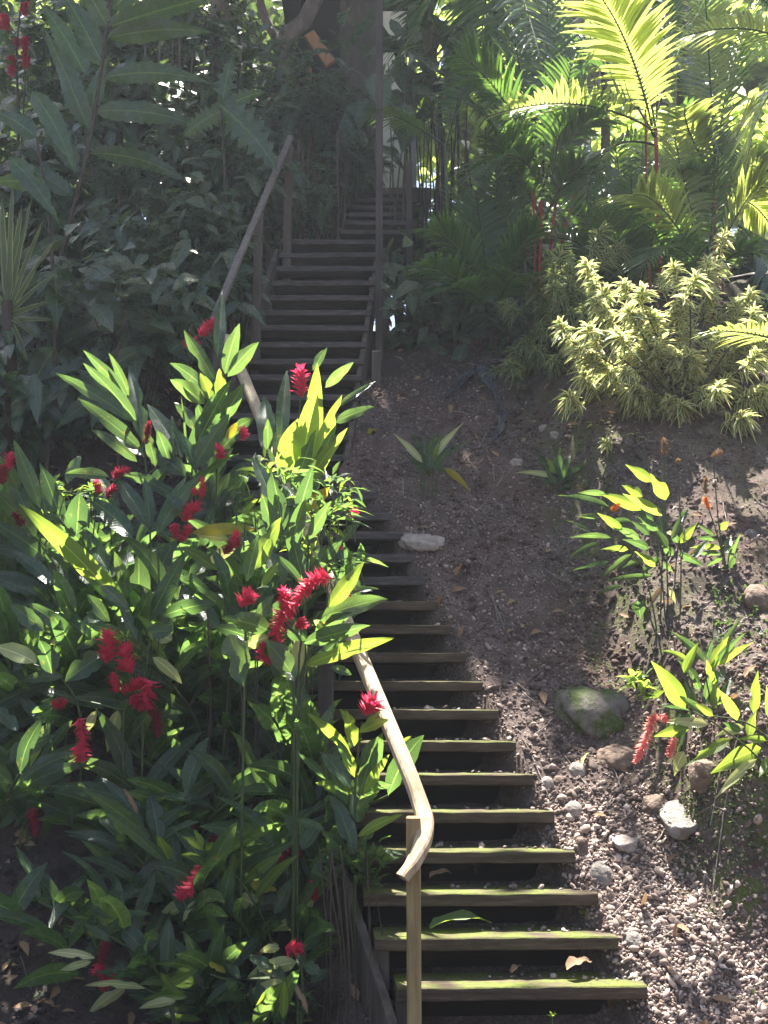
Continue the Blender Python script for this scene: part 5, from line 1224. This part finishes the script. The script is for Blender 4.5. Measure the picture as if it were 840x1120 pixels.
keep &= ~((tx > 1.6) & (ty > 8.4) & (rng.random(nC) < .8))
can = can[keep]
trunks = [('mottled pale-barked tree at the upper left whose added unseen crown shades the steps', at(245, 240, 13.4), [at(246, 150, 13.4), at(240, 30, 13.4), at(238, -150, 13.6)], .17, 'bark_pale'),
          ('Y-forked tree beside the house leaning over the upper steps', at(288, 220, 12.2), [at(296, 170, 12.2), at(306, 70, 12.2), at(312, 40, 12.2), at(345, 0, 12.4), at(390, -170, 13)], .13, 'bark'),
          ('tall tree added behind the palms on the right to carry unseen shade leaves', at(640, 300, 14.5), [at(636, 150, 14.5), at(630, -10, 14.5), at(640, -180, 14.6)], .16, 'bark')]
ti = np.where(can[:, 0] < -.8, 0, np.where(can[:, 0] < 1.8, 1, 2))
for i, (lab, b0, tr, r, bk) in enumerate(trunks):
    pts = can[ti == i]; cen = pts.mean(0)
    trunk = list(tr) + [np.array([tr[-1][0], tr[-1][1], cen[2] - .6])]
    T_ = tree(lab, b0, 0, r, [], 0, .3, 'canopy_leaf', bk, trunk, pts, 'shade_tree', 'tree')
    for q in pts[rng.integers(0, len(pts), 8)]:
        tb = Buf(); limb(tb, trunk[-1] + [0, 0, rng.uniform(-.5, .3)], q, r * .35, .012); build('limb', tb, bk, T_)
    if i == 1:
        tb = Buf(); limb(tb, at(308, 55, 12.2), at(292, -40, 12.3), .06, .04); build('limb', tb, bk, T_)

# ---- background trees and bushes in the sunlit clearing
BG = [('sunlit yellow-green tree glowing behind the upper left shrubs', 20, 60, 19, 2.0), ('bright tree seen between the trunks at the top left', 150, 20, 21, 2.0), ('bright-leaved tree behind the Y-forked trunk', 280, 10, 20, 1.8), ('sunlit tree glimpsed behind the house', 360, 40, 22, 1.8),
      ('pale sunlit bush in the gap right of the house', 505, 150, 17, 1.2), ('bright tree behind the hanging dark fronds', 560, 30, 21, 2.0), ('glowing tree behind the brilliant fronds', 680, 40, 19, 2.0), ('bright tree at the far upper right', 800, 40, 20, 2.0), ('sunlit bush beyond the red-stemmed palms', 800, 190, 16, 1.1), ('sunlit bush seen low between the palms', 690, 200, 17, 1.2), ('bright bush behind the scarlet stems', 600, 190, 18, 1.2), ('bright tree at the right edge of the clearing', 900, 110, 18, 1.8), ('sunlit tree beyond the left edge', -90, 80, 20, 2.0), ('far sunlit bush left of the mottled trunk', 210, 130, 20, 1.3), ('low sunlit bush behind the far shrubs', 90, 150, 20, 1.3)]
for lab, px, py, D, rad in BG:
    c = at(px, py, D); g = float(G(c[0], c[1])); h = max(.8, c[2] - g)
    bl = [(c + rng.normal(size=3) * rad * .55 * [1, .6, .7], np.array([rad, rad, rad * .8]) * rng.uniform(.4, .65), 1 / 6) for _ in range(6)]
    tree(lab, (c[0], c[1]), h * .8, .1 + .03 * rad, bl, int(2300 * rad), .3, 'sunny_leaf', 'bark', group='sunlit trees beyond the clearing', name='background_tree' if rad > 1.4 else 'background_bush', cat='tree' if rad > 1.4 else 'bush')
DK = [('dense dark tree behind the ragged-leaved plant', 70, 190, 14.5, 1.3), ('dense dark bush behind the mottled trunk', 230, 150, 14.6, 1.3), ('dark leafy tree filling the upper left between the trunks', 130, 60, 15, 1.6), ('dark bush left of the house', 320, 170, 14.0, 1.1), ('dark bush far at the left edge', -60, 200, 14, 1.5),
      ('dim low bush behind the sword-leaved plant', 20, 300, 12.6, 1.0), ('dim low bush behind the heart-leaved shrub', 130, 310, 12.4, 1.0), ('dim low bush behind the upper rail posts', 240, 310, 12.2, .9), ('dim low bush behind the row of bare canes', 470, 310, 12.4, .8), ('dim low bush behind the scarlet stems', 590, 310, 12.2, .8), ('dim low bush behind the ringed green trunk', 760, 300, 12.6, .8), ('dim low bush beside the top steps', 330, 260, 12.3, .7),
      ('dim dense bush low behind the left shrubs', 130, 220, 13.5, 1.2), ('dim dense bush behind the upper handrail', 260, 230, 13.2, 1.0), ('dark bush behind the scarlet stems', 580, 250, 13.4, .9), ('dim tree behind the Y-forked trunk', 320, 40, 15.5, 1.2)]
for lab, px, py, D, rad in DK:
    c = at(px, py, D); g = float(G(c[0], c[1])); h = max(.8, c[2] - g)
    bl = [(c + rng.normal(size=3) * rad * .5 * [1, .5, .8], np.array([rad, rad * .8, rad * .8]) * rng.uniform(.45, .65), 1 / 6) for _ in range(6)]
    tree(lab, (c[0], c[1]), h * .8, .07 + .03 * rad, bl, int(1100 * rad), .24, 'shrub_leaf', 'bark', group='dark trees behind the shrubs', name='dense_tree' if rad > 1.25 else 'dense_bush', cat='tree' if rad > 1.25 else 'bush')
# grey path patch and roof beyond the palms
A = at(700, 345, 12.5); Bq = at(900, 345, 12.5)
b = Buf(); gxp = np.linspace(2.6, 8, 30); gyp = np.linspace(10.6, 15, 26); X, Y = np.meshgrid(gxp, gyp)
ix = np.arange(X.size).reshape(X.shape)
b.add(np.stack([X, Y, G(X, Y) + .03], -1), np.stack([ix[:-1, :-1], ix[:-1, 1:], ix[1:, 1:], ix[1:, :-1]], -1).reshape(-1, 4))
setp(build('path', b, 'stone'), kind='structure')

HAZE = .0015
if HAZE:
    xa, xb2, ya, yb2 = gx[0] - 1, gx[-1] + 1, gy[0] - 1, gy[-1] + 1
    b = Buf(); zb = float(ZZ.min()) - 1.0
    box(b, np.array([(xa + xb2) / 2, (ya + yb2) / 2, (zb + 22) / 2]), ((xb2 - xa) / 2, 0, 0), (0, (yb2 - ya) / 2, 0), (0, 0, (22 - zb) / 2), .01)
    m, nt_ = newmat('haze_air'); k = N(nt_); out = k.n('ShaderNodeOutputMaterial'); pv = k.n('ShaderNodeVolumePrincipled')
    pv.inputs['Color'].default_value = (.85, .9, 1, 1); pv.inputs['Density'].default_value = HAZE; pv.inputs['Anisotropy'].default_value = .35
    k.l(pv.outputs[0], out.inputs['Volume'])
    setp(build('haze', b, 'haze_air', None, smooth=False), kind='stuff')

# ================================================================== LIGHT, SKY, CAMERA
w = bpy.data.worlds.new('World'); scene.world = w; w.use_nodes = True
nt = w.node_tree; bg = nt.nodes['Background']; sky = nt.nodes.new('ShaderNodeTexSky')
sky.sky_type = 'NISHITA'; sky.sun_disc = False; sky.sun_elevation = SUN_EL; sky.sun_rotation = SUN_AZ; sky.dust_density = 2.5
nt.links.new(sky.outputs[0], bg.inputs[0]); bg.inputs[1].default_value = .05
sl = bpy.data.lights.new('sun', 'SUN'); sl.energy = 5; sl.angle = R(.53); sl.color = (1, .95, .86)
so = bpy.data.objects.new('sun', sl); C.objects.link(so)
from mathutils import Vector
so.rotation_euler = Vector(SV).to_track_quat('Z', 'Y').to_euler(); so.location = (0, 0, 20)
cam = bpy.data.cameras.new('camera'); co = bpy.data.objects.new('camera', cam); C.objects.link(co)
cam.sensor_fit = 'VERTICAL'; cam.sensor_height = 24; cam.lens = 24 * F / 1120; cam.clip_end = 2000; cam.clip_start = .05
co.location = (0, 0, CZ); co.rotation_euler = (R(90) + PITCH, 0, 0); scene.camera = co
vs = scene.view_settings; vs.view_transform = 'Standard'; vs.look = 'None'; vs.exposure = 2.6; vs.gamma = 1; vs.use_curve_mapping = False
cy = scene.cycles; cy.max_bounces = 6; cy.transparent_max_bounces = 4; cy.diffuse_bounces = 3; cy.glossy_bounces = 2; cy.transmission_bounces = 4
scene.render.resolution_x = 768; scene.render.resolution_y = 1024
